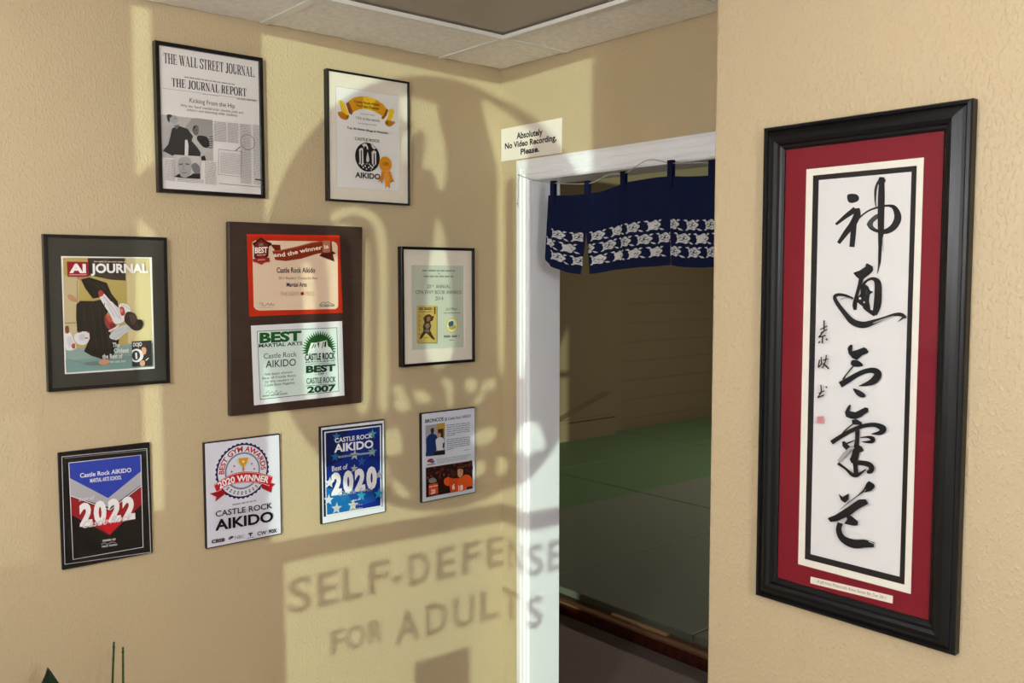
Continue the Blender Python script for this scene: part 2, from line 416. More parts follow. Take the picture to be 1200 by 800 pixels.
W.box(WIN_X-.08, WIN_X-.01, WR, WL, .12, .16); W.box(WIN_X-.08, WIN_X-.01, WR, WL, 2.63, 2.66); W.box(WIN_X-.06, WIN_X-.01, WR, WL, wz(.846), wz(.911)); W.box(WIN_X-.06, WIN_X-.01, wy(.865), WL, .16, wz(.846))
wpart('window_frame', W, M['alu'])
wpart('glass', MB().box(WIN_X-.032, WIN_X-.026, WR, WL, .16, 2.63), M['window'])
def decal(name, splines, parent=wr_):
    """window vinyl: filled outlines with holes, given as (Y, Z) where the sun carries them onto the plane x = 0"""
    c = bpy.data.curves.new(name, 'CURVE'); c.dimensions = '2D'; c.fill_mode = 'BOTH'
    for P in splines:
        sp = c.splines.new('POLY'); sp.points.add(len(P)-1); sp.use_cyclic_u = True
        for q, (Y, Z) in zip(sp.points, P): q.co = (Y, Z, 0, 1)
    t = bpy.data.objects.new(name, c); me = bpy.data.meshes.new_from_object(t); bpy.data.objects.remove(t); bpy.data.curves.remove(c)
    for v in me.vertices: v.co = Vector((WIN_X-.025, wy(v.co.x), wz(v.co.y)))
    me.materials.append(M['vinyl']); me.name = name
    o = link(bpy.data.objects.new(name, me), parent); o.matrix_parent_inverse = Matrix.Translation(-Vector(wr_.location)); return o
HOLES = [
  [(0.398,2.248),(0.345,2.256),(0.299,2.250),(0.262,2.254),(0.257,2.222),(0.232,2.137),(0.221,2.076),(0.226,2.006),(0.240,1.974),(0.258,1.989),(0.274,2.029),(0.285,2.042),(0.308,2.037),(0.319,2.058),(0.307,2.120),(0.315,2.159),(0.346,2.152),(0.376,2.104),(0.385,2.049),(0.394,2.062),(0.389,2.122),(0.354,2.174),(0.388,2.176),(0.398,2.187)],
  [(0.059,2.290),(0.025,2.290),(0.000,2.284),(-0.040,2.270),(-0.088,2.240),(-0.147,2.200),(-0.200,2.160),(-0.160,2.100),(-0.150,1.934),(-0.145,1.423),(-0.105,1.421),(-0.100,1.936),(-0.085,2.040),(-0.05,2.02),(-0.044,1.934),(-0.038,1.423),(-0.009,1.421),(-0.007,1.936),(-0.005,2.095),(0.003,2.095),(0.015,2.152),(0.050,2.225)],
  [(0.256,1.886),(0.223,1.791),(0.198,1.623),(0.188,1.480),(0.219,1.409),(0.281,1.402),(0.310,1.480),(0.305,1.620),(0.282,1.787)],
  [(0.453,1.341),(0.415,1.347),(0.398,1.322),(0.381,1.294),(0.385,1.267),(0.424,1.265),(0.445,1.290),(0.432,1.310)],
  [(0.363,1.325),(0.318,1.323),(0.291,1.301),(0.319,1.285),(0.350,1.293)],
  [(0.245,1.356),(0.203,1.355),(0.199,1.315),(0.204,1.269),(0.222,1.270),(0.227,1.316)],
  [(0.141,1.350),(0.102,1.356),(0.088,1.326),(0.112,1.309),(0.139,1.321)],
  [(0.063,1.340),(0.012,1.354),(0.007,1.316),(0.053,1.310),(0.063,1.281),(0.093,1.271),(0.112,1.276),(0.073,1.304)],
  [(0.476,1.206),(0.425,1.203),(0.413,1.143),(0.434,1.128),(0.477,1.131),(0.493,1.170)],
  [(0.498,1.109),(0.473,1.100),(0.470,1.050),(0.479,1.03),(0.500,1.04)],
  [(0.457,1.057),(0.418,1.026),(0.379,0.993),(0.402,0.984),(0.440,1.005)],
  [(0.103,1.172),(0.013,1.182),(0.008,1.144),(0.064,1.125),(0.103,1.135)],
  [(0.113,1.062),(0.064,1.073),(0.054,1.035),(0.094,1.016),(0.114,1.025)],
  [(-0.008,1.076),(-0.054,1.061),(-0.043,1.022),(-0.002,1.015)],
  [(-0.094,1.10),(-0.129,1.12),(-0.160,1.10),(-0.20,1.12),(-0.245,1.12),(-0.226,1.19),(-0.176,1.22),(-0.11,1.18)],
  [(0.468,1.291),(0.465,1.535),(0.462,1.749),(0.475,1.843),(0.524,1.890),(0.604,1.898),(0.670,1.871),(0.659,1.848),(0.602,1.873),(0.542,1.867),(0.507,1.832),(0.496,1.747),(0.498,1.534),(0.502,1.292)],
  [(0.539,1.294),(0.536,1.534),(0.533,1.746),(0.552,1.814),(0.617,1.844),(0.670,1.832),(0.661,1.795),(0.628,1.806),(0.593,1.791),(0.581,1.741),(0.584,1.533),(0.588,1.296)],
  [(0.633,1.337),(0.631,1.507),(0.628,1.689),(0.636,1.741),(0.673,1.735),(0.665,1.686),(0.668,1.507),(0.670,1.338)],
  [(0.720,1.337),(0.718,1.507),(0.72,1.689),(0.75,1.72),(0.755,1.686),(0.758,1.507),(0.757,1.338)],
]
EY, EZ, ER = .2008, 1.6305, .712
circ = [(EY+ER*math.cos(2*PI*i/96), EZ+ER*math.sin(2*PI*i/96)) for i in range(96)]
HOLES = [[(Y, Z) for Y, Z in h] for h in HOLES]
decal('emblem_decal', [circ]+[[tuple(p[:2]) for p in catmull([Vector((a, b, 0)) for a, b in h], 3, True)] for h in HOLES])
def word_decal(name, s, Ya, Yb, Z0, cap, bold):
    V, Fc, w = glyphs(s, bold)
    vs = [(WIN_X-.025, wy(Ya+(Yb-Ya)*x), wz(Z0+y*cap)) for x, y in V]
    o = mesh_obj(name, vs, Fc, M['vinyl'], wr_); o.matrix_parent_inverse = Matrix.Translation(-Vector(wr_.location))
LET = [('S', .838, .756), ('E', .736, .663), ('L', .645, .569), ('F', .549, .468), ('-', .455, .417), ('D', .389, .303), ('E', .272, .190), ('F', .160, .074), ('E', .047, -.036), ('N', -.062, -.140), ('S', -.163, -.240), ('E', -.262, -.335)]
for ch, a, b in LET: word_decal('lettering_decal', ch, a, b, .690, .103, .55)
for ch, a, b in [('F', .691, .638), ('O', .636, .566), ('R', .552, .493)]: word_decal('lettering_decal', ch, a, b, .532, .073, .45)
for ch, a, b in [('A', .446, .345), ('D', .320, .228), ('U', .200, .107), ('L', .077, -.010), ('T', -.028, -.122), ('S', -.158, -.236)]: word_decal('lettering_decal', ch, a, b, .507, .104, .55)
MBd = MB().box(WIN_X-.0255, WIN_X-.0245, wy(.128), wy(.370), wz(.05), wz(.43)); wpart('notice_decal', MBd, M['vinyl'])
wr2 = bpy.data.objects.new('window_2', None); link(wr2); wr2.location = (WIN_X, (SL0+SL1)/2, wz(1.05)); struct(wr2)
o = MB().box(WIN_X-.05, WIN_X-.044, SL1, SL0, wz(1.05), 2.62).build('glass', M['window'], wr2); o.matrix_parent_inverse = Matrix.Translation(-Vector(wr2.location))

wr3 = bpy.data.objects.new('window_3', None); link(wr3); wr3.location = (WIN_X, (BL0+BL1)/2, wz(.965)); struct(wr3)
for nm, mb, mt in (('glass', MB().box(WIN_X-.07, WIN_X-.064, BL1, BL0, wz(.965), 2.66), M['tinted']), ('added_sun_screen', MB().box(WIN_X-.03, WIN_X-.029, BL1, BL0, wz(1.33), 2.66), M['screen'])):
    o = mb.build(nm, mt, wr3); o.matrix_parent_inverse = Matrix.Translation(-Vector(wr3.location))  # fabric and glass tint are added: sun blocked above, weakened below

# suspended ceiling at the corner: border tiles, one smooth grey panel, metal grid
def jag(p, q, n, amp, rnd):
    P = []
    for i in range(n+1):
        t = i/n; P.append((p[0]+(q[0]-p[0])*t+rnd.uniform(-amp, amp), p[1]+(q[1]-p[1])*t+rnd.uniform(-amp, amp)))
    return P
def slab(name, outline, z0, z1, mat, parent=None):
    n = len(outline); vs = [(x, y, z0) for x, y in outline]+[(x, y, z1) for x, y in outline]
    fs = [tuple(range(n))[::-1], tuple(range(n, 2*n))]+[(i, (i+1) % n, n+(i+1) % n, n+i) for i in range(n)]
    o = mesh_obj(name, vs, fs, mat, parent)
    bm = bmesh.new(); bm.from_mesh(o.data); bmesh.ops.recalc_face_normals(bm, faces=bm.faces); bm.to_mesh(o.data); bm.free(); return o
GX, GY = -.262, -.325
XE = -1.60; YE = -1.5
rnd = random.Random(3)
tiles = [
    [(GX, GY), (-.872, GY)] + jag((-.872, -.012), (GX, -.014), 18, .005, rnd),
    [(-.872, GY), (XE, GY)] + jag((XE, -.012), (-.872, -.014), 18, .004, rnd),
    [(GX, GY)] + jag((GX, -.012), (-.012, -.012), 6, .004, rnd) + jag((-.010, -.03), (-.010, GY), 6, .004, rnd),
    [(GX, GY)] + jag((-.008, GY), (-.006, -.935), 14, .003, rnd) + [(GX, -.935)],
    [(GX, -.935), (-.004, -.935), (-.004, -1.25), (GX, -1.25)],
]
for i, t in enumerate(tiles): struct(slab('ceiling', t, CEIL, CEIL+.015, M['tile']))
struct(slab('ceiling', [(GX, GY), (-.872, GY), (-.872, YE), (-.48, YE), (-.48, -1.25), (GX, -1.25)], CEIL+.004, CEIL+.012, M['lens']))
struct(slab('ceiling', [(-.872, GY), (XE, GY), (XE, YE), (-.872, YE)], CEIL+.004, CEIL+.012, M['lens']))
W = MB()
def tee(x0, x1, y0, y1): W.box(x0, x1, y0, y1, CEIL-.004, CEIL-.001)
tee(XE, -.012, GY-.012, GY+.012); tee(GX-.012, GX+.012, -1.25, GY-.012); tee(GX-.012, GX+.012, GY+.012, -.012)
tee(-.884, -.86, GY+.012, -.014); tee(-.884, -.86, YE, GY-.012); tee(GX+.012, -.01, -.947, -.923)
# raised lip of the grid round the grey panel
W.box(-.86, GX-.012, GY-.026, GY-.018, CEIL-.012, CEIL-.001); W.box(GX-.026, GX-.018, -1.25, GY-.026, CEIL-.012, CEIL-.001)
struct(W.build('trim_1', M['tbar']))
struct(MB().box(XE-.01, XE, YE, 0, CEIL-.004, TOPZ).build('trim_2', M['tile']))  # fascia of the added ceiling step, out of view
struct(MB().box(XE, -.48, YE-.01, YE, CEIL-.004, TOPZ).build('trim_3', M['tile']))  # other side of the same added step

# door casing with a ridged profile, jamb lining and head
dr = bpy.data.objects.new('door_1', None); link(dr); dr.location = (0, -.608, 0); struct(dr)
prof = [(0, 0), (.072, 0), (.072, .010), (.066, .016), (.058, .017), (.054, .013), (.050, .017), (.036, .017), (.033, .014), (.030, .016), (.012, .013), (.008, .010), (.004, .009), (0, .006)]
YL, YR, ZT = -.084, -1.132, 2.0915
vs = []; fs = []; n = len(prof)
for cy, cz, sy, sz in ((YL, 0, -1, 0), (YL, ZT, -1, -1), (YR, ZT, 1, -1), (YR, 0, 1, 0)):
    for i, o_ in prof: vs.append((-o_, cy+sy*i+.608, cz+sz*i))
for c in range(3):
    for k in range(n): fs.append((c*n+k, (c+1)*n+k, (c+1)*n+(k+1) % n, c*n+(k+1) % n))
o = mesh_obj('door_casing', vs, fs, M['white'], dr)
bm = bmesh.new(); bm.from_mesh(o.data); bmesh.ops.recalc_face_normals(bm, faces=bm.faces); bm.to_mesh(o.data); bm.free()
W = MB().box(0.0, JAMB+.004, -.140+.608-.016, -.140+.608, 0, 2.02); W.box(0, JAMB+.004, -1.076+.608, -1.06+.608, 0, 2.02); W.box(0, JAMB+.004, -1.076+.608, -.140+.608, 2.02, 2.036)
bevel(W.build('door_jamb', M['white'], dr), .002)

# training hall beyond the door
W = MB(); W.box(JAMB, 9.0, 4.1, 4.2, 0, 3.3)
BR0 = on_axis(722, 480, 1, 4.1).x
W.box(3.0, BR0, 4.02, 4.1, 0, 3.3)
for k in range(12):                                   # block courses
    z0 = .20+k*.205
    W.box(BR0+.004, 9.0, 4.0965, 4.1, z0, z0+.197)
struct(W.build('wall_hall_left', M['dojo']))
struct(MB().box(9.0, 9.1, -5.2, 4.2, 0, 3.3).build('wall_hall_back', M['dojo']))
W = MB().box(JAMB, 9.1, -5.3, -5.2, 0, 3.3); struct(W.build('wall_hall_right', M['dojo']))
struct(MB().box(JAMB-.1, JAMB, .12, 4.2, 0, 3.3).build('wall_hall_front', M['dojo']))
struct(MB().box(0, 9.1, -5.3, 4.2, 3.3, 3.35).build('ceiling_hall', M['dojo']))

# unseen fill globes, added to even out brightness across the walls
def emitter(name, strength):
    m = bpy.data.materials.new(name); m.use_nodes = True; nt = m.node_tree; b = nt.nodes['Principled BSDF']
    b.inputs['Emission Color'].default_value = FILL_COL+(1,); b.inputs['Emission Strength'].default_value = strength; return m
for (x, y, z, I), lab in zip(FILL_LAMPS, ('added unseen fill globe hanging near the window blind', 'added unseen fill globe hanging in the back of the front room')):
    t = thing('fill_globe', lab, 'lamp', (x, y, TOPZ))
    MB().tube([(0, 0, 0), (0, 0, -.02)], .05, 16).build('ceiling_rose', M['tbar'], t)
    MB().tube([(0, 0, -.02), (0, 0, z-TOPZ+.13)], .006, 8).build('rod', M['tbar'], t)
    MB().tube([(0, 0, z-TOPZ+.15), (0, 0, z-TOPZ+.11)], .04, 16).build('cap', M['tbar'], t)
    vs = []; fs = []; n = 24; k = 14; R_ = .12
    for a in range(k+1):
        th = PI*a/k
        for b in range(n): vs.append((R_*math.sin(th)*math.cos(2*PI*b/n), R_*math.sin(th)*math.sin(2*PI*b/n), z-TOPZ+R_*math.cos(th)))
    for a in range(k):
        for b in range(n): fs.append((a*n+b, (a+1)*n+b, (a+1)*n+(b+1) % n, a*n+(b+1) % n))
    mesh_obj('globe', vs, fs, emitter('fill_glow', I/(PI*R_*R_)), t, True)

t = thing('hall_fill_panel', 'added unseen fill panel hanging over the green mats of the hall', 'fill light', (5.2, 0.6, 3.3))
W = MB(); W.box(-.32, .32, -.62, -.60, -.05, 0); W.box(-.32, .32, .60, .62, -.05, 0); W.box(-.32, -.30, -.6, .6, -.05, 0); W.box(.30, .32, -.6, .6, -.05, 0)
W.build('frame', M['tbar'], t); MB().box(-.30, .30, -.60, .60, -.035, -.03).build('diffuser', M['lens'], t)
a = bpy.data.lights.new('lamp', 'AREA'); a.shape = 'RECTANGLE'; a.size = .58; a.size_y = 1.18; a.energy = HALL_FILL_W; a.color = (1.0, .95, .80)
l = link(bpy.data.objects.new('lamp', a), t); l.location = (0, 0, -.052)  # unseen panel added to brighten the hall

# ================================================================== PICTURES ON THE LEFT WALL
K = (28, 25, 24)
def wall_root(name, label, cat, x0, x1, z0, lean=0, h=.38, group=None):
    return thing(name, label, cat, ((x0+x1)/2, -.0004, z0), 0, math.asin(lean/h) if lean else 0, group)

def metal_frame(root, w, h, t, face=.008):
    return moulding('frame', root, -w/2, w/2, 0, h, [(0, 0), (0, t-.001), (.001, t), (face-.001, t), (face, t-.001), (face, t-.008), (face, 0)], M['blackframe'])

PG = 'framed prints on the left wall'; AG = 'award plaques on the left wall'
# ---- newspaper page
w, h, t = .2943, .3849, .022
r = wall_root('picture_frame', 'black framed black and white newspaper front page with two men in the photograph', 'picture frame', -1.1745, -.8803, 1.9223, group=PG)
metal_frame(r, w, h, t, .010)
s = Sheet(r, -.013, M['ink']); s.rect(-w/2+.006, w/2-.006, .006, h-.006, (234, 230, 226))
s.part('title').z(185, 55, 8.888)
s.text('THE WALL STREET JOURNAL.', (60, 166), (1008, 316), 107, K, font='serif')
s.scribble((275, 318), (800, 398), 17, (110, 106, 104))
s.part('section_title'); s.text('THE JOURNAL REPORT', (143, 410), (924, 518), 88, K, font='serif')
s.line([(45, 428), (460, 482)], 3, (120, 116, 112)); s.line([(640, 505), (1030, 556)], 3, (120, 116, 112))
s.scribble((465, 492), (635, 514), 12, (140, 136, 132)); s.scribble((820, 545), (1030, 568), 16, (120, 116, 114))
s.part('headline')
s.text('Kicking From the Hip', (328, 576), (800, 638), 46, (80, 76, 74))
s.text("Why the 'hard' martial arts\u2014karate, judo and", (230, 618), (885, 697), 25, (70, 66, 64), slant=.2)
s.text("others\u2014are attracting older students", (300, 664), (822, 726), 25, (70, 66, 64), slant=.2)
s.part('photograph').z(184, 130, 9.41)
s.poly([(32, 38), (610, 102), (618, 555), (48, 512)], (188, 186, 183))
s.poly([(300, 190), (380, 85), (440, 80), (610, 102), (612, 270), (540, 290), (470, 280)], (160, 158, 155))
s.poly([(440, 280), (500, 273), (560, 300), (572, 395), (500, 402), (450, 350)], (48, 47, 47), 4)
s.poly([(390, 195), (410, 162), (440, 160), (457, 190), (450, 255), (428, 272), (398, 250)], (112, 110, 108), 4)
s.poly([(392, 200), (400, 168), (425, 160), (420, 185), (405, 205), (400, 235)], (62, 60, 60), 3); s.line([(418, 215), (438, 208)], 7, (50, 48, 48)); s.line([(422, 245), (436, 240)], 5, (60, 58, 58))
s.poly([(165, 190), (240, 165), (335, 200), (395, 280), (378, 330), (440, 400), (478, 460), (472, 505), (340, 492), (345, 380), (325, 318), (305, 320), (300, 490), (160, 492), (60, 440), (118, 372), (142, 290)], (58, 57, 57))
s.poly([(306, 322), (330, 318), (342, 370), (338, 492), (302, 490)], (226, 224, 222))
s.poly([(40, 210), (110, 165), (168, 158), (152, 215), (125, 350), (60, 430), (45, 420)], (182, 180, 177), 3)
s.poly([(130, 60), (170, 48), (215, 62), (228, 108), (200, 145), (150, 128)], (172, 170, 167), 4)
s.poly([(104, 45), (150, 42), (160, 60), (138, 80), (134, 125), (112, 105)], (62, 60, 60), 3); s.line([(185, 82), (205, 86)], 6, (70, 68, 68))
s.poly([(180, 160), (240, 150), (235, 175), (210, 205)], (120, 118, 116))
s.poly([(392, 285), (430, 310), (500, 395), (582, 428), (565, 452), (485, 448), (410, 350)], (190, 188, 185), 3)
for k in range(6): s.line([(565, 290+k*24), (612, 282+k*24)], 10, (70, 68, 68))
s.poly([(480, 505), (520, 490), (535, 548), (485, 545)], (52, 50, 50))
s.part('inset_portrait')
s.poly([(180, 483), (476, 502), (470, 752), (180, 725)], (196, 194, 191))
s.poly([(222, 575), (250, 520), (320, 508), (368, 540), (372, 640), (350, 715), (300, 740), (250, 715), (232, 650)], (166, 164, 161), 4)
s.line([(238, 592), (280, 584)], 13, (88, 86, 85)); s.line([(305, 584), (350, 590)], 13, (88, 86, 85)); s.line([(285, 600), (280, 640), (298, 650)], 7, (125, 123, 121)); s.line([(268, 682), (325, 684)], 8, (105, 103, 101))
s.poly([(180, 728), (240, 690), (255, 722), (300, 742), (355, 715), (390, 690), (470, 690), (470, 752)], (52, 50, 50))
s.poly([(370, 600), (420, 575), (465, 620), (460, 690), (400, 680)], (120, 118, 116), 3)
s.part('article_text').z(160, 30, 3.639)
def column(p, q, n, step=5.4, h_=3.4):
    for k in range(n): s.scribble((p[0], p[1]+k*step), (q[0], q[1]+k*step), h_, (128, 125, 122))
column((328, 411), (379, 417), 16); column((384, 417), (429, 422), 16); column((435, 423), (481, 428), 47); column((487, 428), (521, 432), 47)
column((109, 574), (151, 578), 17); column((277, 584), (325, 590), 18); column((160, 655), (270, 664), 3)
s.frame([(334, 531), (432, 541), (428, 648), (333, 637)], 2, (120, 118, 115)); column((340, 546), (426, 555), 16, 5.6, 2.6)
s.disc((456, 502), s.radius((456, 502), (456, 469)), (95, 92, 90), 40, inner=s.radius((456, 502), (456, 471)))
s.line([(426, 520), (404, 538)], 4, (95, 92, 90)); s.line([(335, 676), (524, 693)], 2, (90, 88, 86)); s.line([(488, 659), (523, 663)], 5, (40, 38, 38))
s.build(); pane(r, -w/2+.006, w/2-.006, .006, h-.006, -.0165)

# ---- white certificate with the gold ribbon
w, h, t = .2892, .3816, .020
r = wall_root('picture_frame', 'thin black frame with cream mat and white certificate under a gold ribbon banner', 'picture frame', -.6811, -.392, 1.9272, .0024, group=PG)
metal_frame(r, w, h, t, .006)
s = Sheet(r, -.012, M['ink']).z(360, 70, 4.444)
inn = quad_rect(s, [(148, 140), (473, 188), (477, 685), (153, 660)])
ring('mat', r, (-w/2+.005, w/2-.005, .005, h-.005), inn, -.0145, M['mat_cream'], M['bevel'])
s.rect(inn[0]-.004, inn[1]+.004, inn[2]-.004, inn[3]+.004, (236, 234, 230))
s.part('gold_ribbon').z(390, 100, 12.31)
G1, G2, G3, G4 = (222, 158, 24), (245, 205, 40), (150, 84, 20), (190, 120, 22)
s.poly([(188, 262), (232, 232), (292, 385), (272, 428), (232, 402)], G3); s.poly([(768, 332), (802, 356), (772, 440), (726, 492), (700, 474), (728, 400)], G3)
s.poly([(85, 230), (120, 215), (180, 285), (215, 390), (232, 455), (195, 498), (110, 470), (66, 395), (125, 380), (108, 300)], G2, 3)
s.poly([(66, 395), (125, 380), (190, 420), (230, 455), (195, 498), (110, 470)], G4, 3); s.poly([(190, 440), (228, 432), (226, 465), (200, 488)], G3, 3)
s.poly([(802, 356), (850, 343), (886, 372), (862, 460), (836, 512), (898, 532), (850, 582), (800, 592), (752, 552), (766, 500), (800, 430)], G2, 3)
s.poly([(766, 505), (836, 512), (898, 532), (850, 582), (800, 592), (752, 552)], G4, 3); s.poly([(760, 520), (790, 520), (795, 560), (765, 555)], G3, 3)
s.poly([(222, 228), (300, 180), (400, 158), (500, 163), (620, 203), (720, 270), (772, 336), (722, 452), (690, 430), (600, 375), (480, 343), (380, 345), (288, 386)], G1)
s.poly([(440, 160), (530, 170), (620, 203), (560, 362), (480, 343), (420, 343)], G2)
BR_ = (92, 52, 14)
s.text('The', (478, 212), (515, 218), 14, BR_); s.text('Castle Rock Aikido', (305, 246), (676, 298), 32, BR_, 1); s.text('YouTube Channel', (330, 300), (656, 355), 32, BR_, 1)
s.part('lettering')
D_ = (84, 82, 80)
s.text('has been rated', (398, 414), (594, 440), 18, D_); s.text('13th in the world', (332, 484), (664, 530), 38, D_); s.text('by Feedspot in its', (365, 552), (620, 582), 18, D_)
s.text('Top 50 Aikido Blogs & Websites', (200, 622), (790, 704), 27, (52, 50, 50), .8)
s.z(405, 150, 10); s.text('CASTLE ROCK', (104, 140), (396, 172), 34, (40, 38, 38), .3); s.text('AIKIDO', (107, 578), (402, 602), 62, (34, 32, 32), 1.0)
s.part('round_emblem')
c0 = (252, 342); ra = s.radius(c0, (252, 172)); s.disc(c0, ra, (26, 25, 25), 56)
WH = (214, 212, 208)
for q in ([(152, 250), (180, 232), (200, 240), (204, 420), (186, 428), (184, 260), (172, 262), (174, 410), (158, 395)], [(300, 280), (325, 262), (352, 275), (354, 420), (338, 436), (336, 300), (324, 296), (322, 428), (304, 424)],
          [(186, 196), (215, 180), (240, 190), (258, 225), (258, 256), (244, 246), (236, 215), (214, 212), (214, 236), (200, 214)], [(288, 186), (322, 206), (350, 240), (330, 252), (305, 232)]): s.poly(q, WH)
s.poly([(252, 280), (264, 330), (270, 372), (262, 398), (242, 398), (236, 370), (242, 320)], WH, 3)
for a, b, q in ((160, 415, 12), (185, 430, 14), (205, 418, 8), (222, 445, 11), (200, 462, 10), (240, 420, 7), (268, 425, 8), (285, 445, 12), (262, 462, 10), (305, 462, 13), (322, 440, 11), (340, 425, 9), (235, 480, 9), (290, 488, 8)): s.disc((a, b), s.radius((a, b), (a, b-q)), WH, 10)
s.part('rosette')
s.poly([(412, 505), (450, 515), (438, 590), (412, 655), (402, 622), (376, 630), (400, 570)], (214, 132, 30)); s.poly([(470, 515), (512, 505), (540, 590), (562, 632), (536, 626), (524, 650), (490, 580)], (214, 132, 30))
s.poly([(446, 520), (494, 520), (500, 600), (508, 705), (478, 680), (456, 712), (450, 600)], (236, 150, 48))
rr = s.radius((456, 424), (456, 336)); s.disc((456, 424), rr, (224, 150, 36), 72, teeth=24, amp=.03); s.disc((456, 424), rr*.80, (196, 122, 22), 40); s.disc((456, 424), rr*.74, (222, 148, 34), 40)
s.text('13th', (425, 446), (492, 440), 46, (118, 62, 14), .5)
s.build(); pane(r, -w/2+.005, w/2-.005, .005, h-.005, -.0163)

# ---- magazine cover in a charcoal mat
w, h, t = .2944, .3812, .020
r = wall_root('picture_frame', 'black frame with charcoal mat round a martial arts magazine cover of a throw', 'picture frame', -1.4528, -1.1584, 1.4252, .0032, group=PG)
metal_frame(r, w, h, t, .008)
s = Sheet(r, -.012, M['gloss']).z(70, 295, 5.513)
inn = quad_rect(s, [(8, 28), (590, 34), (616, 752), (32, 792)])
ring('mat', r, (-w/2+.006, w/2-.006, .006, h-.006), inn, -.0145, M['mat_grey'], M['mat_grey'])
s.rect(inn[0]-.003, inn[1]+.003, inn[2]-.003, inn[3]+.003, (232, 230, 226))
s.part('cover_photograph')
s.poly([(20, 38), (580, 42), (606, 742), (42, 780)], (186, 166, 96)); s.poly([(430, 41), (580, 42), (600, 592), (440, 592)], (208, 196, 146)); s.poly([(22, 150), (128, 160), (108, 600), (34, 628)], (196, 182, 138))
s.poly([(180, 40), (420, 41), (426, 186), (330, 180), (185, 150)], (54, 45, 38)); s.poly([(250, 60), (300, 50), (320, 120), (270, 140)], (92, 76, 60)); s.line([(112, 185), (116, 480)], 4, (120, 100, 66)); s.line([(34, 460), (104, 458)], 5, (120, 100, 66))
s.poly([(36, 626), (602, 588), (606, 742), (42, 780)], (136, 160, 154)); s.poly([(36, 700), (605, 660), (606, 742), (42, 780)], (116, 152, 148))
GI = (226, 224, 226)
s.poly([(28, 545), (45, 520), (70, 525), (98, 590), (102, 625), (40, 632)], GI, 3); s.poly([(92, 545), (130, 515), (190, 512), (198, 545), (165, 598), (112, 592)], GI, 3); s.line([(135, 560), (182, 556)], 7, (170, 60, 56))
s.poly([(34, 484), (54, 478), (60, 505), (56, 524), (38, 524)], (126, 66, 48), 3); s.poly([(110, 500), (140, 495), (142, 516), (116, 522)], (120, 62, 48), 3); s.poly([(172, 500), (198, 498), (198, 520), (178, 522)], (150, 60, 52), 3); s.poly([(75, 600), (95, 590), (98, 622), (80, 622)], (168, 84, 70), 3)
SK = (192, 142, 108); HK = (22, 19, 18)
s.poly([(110, 158), (162, 165), (152, 186), (118, 182)], SK, 3); s.poly([(48, 282), (72, 275), (115, 310), (102, 326), (60, 308)], SK, 3)
s.poly([(135, 178), (190, 165), (240, 180), (302, 200), (332, 270), (372, 320), (378, 360), (330, 352), (262, 292), (212, 302), (165, 240)], HK)
s.poly([(105, 340), (130, 316), (220, 318), (292, 300), (322, 350), (302, 400), (312, 480), (332, 540), (360, 572), (382, 562), (376, 600), (332, 692), (270, 692), (200, 670), (155, 642), (192, 560), (188, 515), (112, 512), (104, 430)], HK)
s.poly([(286, 412), (322, 430), (352, 470), (322, 505), (290, 462)], (150, 58, 50), 3)
s.poly([(320, 540), (372, 488), (442, 466), (454, 500), (402, 540), (372, 566), (332, 562)], (196, 202, 202), 3)
s.poly([(254, 284), (290, 272), (342, 330), (382, 368), (418, 420), (402, 456), (352, 462), (322, 402), (282, 342)], GI, 3)
s.poly([(378, 350), (402, 332), (440, 345), (454, 378), (438, 402), (400, 402)], (232, 230, 230), 3)
s.poly([(430, 388), (482, 398), (502, 442), (520, 440), (532, 462), (522, 500), (482, 508), (446, 482), (414, 442)], (56, 46, 40), 3)
s.poly([(384, 362), (408, 356), (420, 398), (396, 412)], (176, 62, 54), 3); s.poly([(248, 254), (276, 248), (278, 280), (254, 288)], (160, 62, 52), 3)
s.poly([(150, 718), (252, 704), (332, 720), (200, 732)], (104, 122, 118), 3); s.poly([(250, 708), (288, 690), (322, 710), (292, 728), (256, 724)], SK, 3)
for q in ([(150, 340), (160, 480), (182, 505)], [(200, 335), (215, 450), (240, 640)], [(250, 330), (262, 480), (285, 670)], [(285, 330), (285, 450), (312, 560), (318, 660)], [(215, 560), (200, 620), (190, 650)]): s.line(q, 5, (56, 50, 46), 3)
for q in ([(190, 190), (260, 240), (330, 320)], [(240, 200), (300, 250), (350, 330)]): s.line(q, 5, (62, 54, 48), 3)
for q in ([(282, 290), (330, 350), (380, 430)], [(302, 330), (350, 420)], [(345, 340), (372, 380), (392, 440)], [(345, 560), (400, 520), (445, 490)], [(350, 520), (410, 490)]): s.line(q, 5, (186, 186, 190), 3)
s.poly([(292, 404), (322, 412), (334, 446), (312, 452)], (190, 92, 76), 2); s.poly([(318, 470), (352, 462), (356, 486), (330, 502)], (120, 44, 40), 2); s.line([(312, 512), (360, 488), (378, 470)], 9, (226, 222, 222), 3)
s.poly([(442, 402), (478, 408), (490, 446), (462, 470)], (84, 68, 58), 3); s.poly([(496, 440), (526, 440), (534, 470), (516, 492)], (44, 36, 32), 3)
s.poly([(382, 372), (398, 366), (404, 384), (390, 392)], (214, 130, 106), 2); s.line([(392, 344), (420, 348), (440, 372)], 6, (196, 194, 196), 3)
s.poly([(40, 560), (66, 545), (78, 590), (56, 612)], (204, 204, 210), 2); s.poly([(118, 540), (150, 528), (158, 560), (130, 572)], (204, 204, 210), 2)
s.line([(36, 690), (150, 716)], 4, (112, 132, 130))
s.part('title_lettering')
s.poly([(42, 62), (180, 65), (184, 160), (46, 160)], (146, 26, 42)); s.text('AI', (58, 133), (165, 134), 54, (242, 240, 240), 1.6); s.line([(54, 148), (168, 148)], 4, (226, 180, 184))
s.text('JOURNAL', (196, 134), (566, 134), 56, (244, 242, 242), 1.2); s.scribble((214, 66), (542, 70), 9, (206, 196, 170))
s.part('cover_lines')
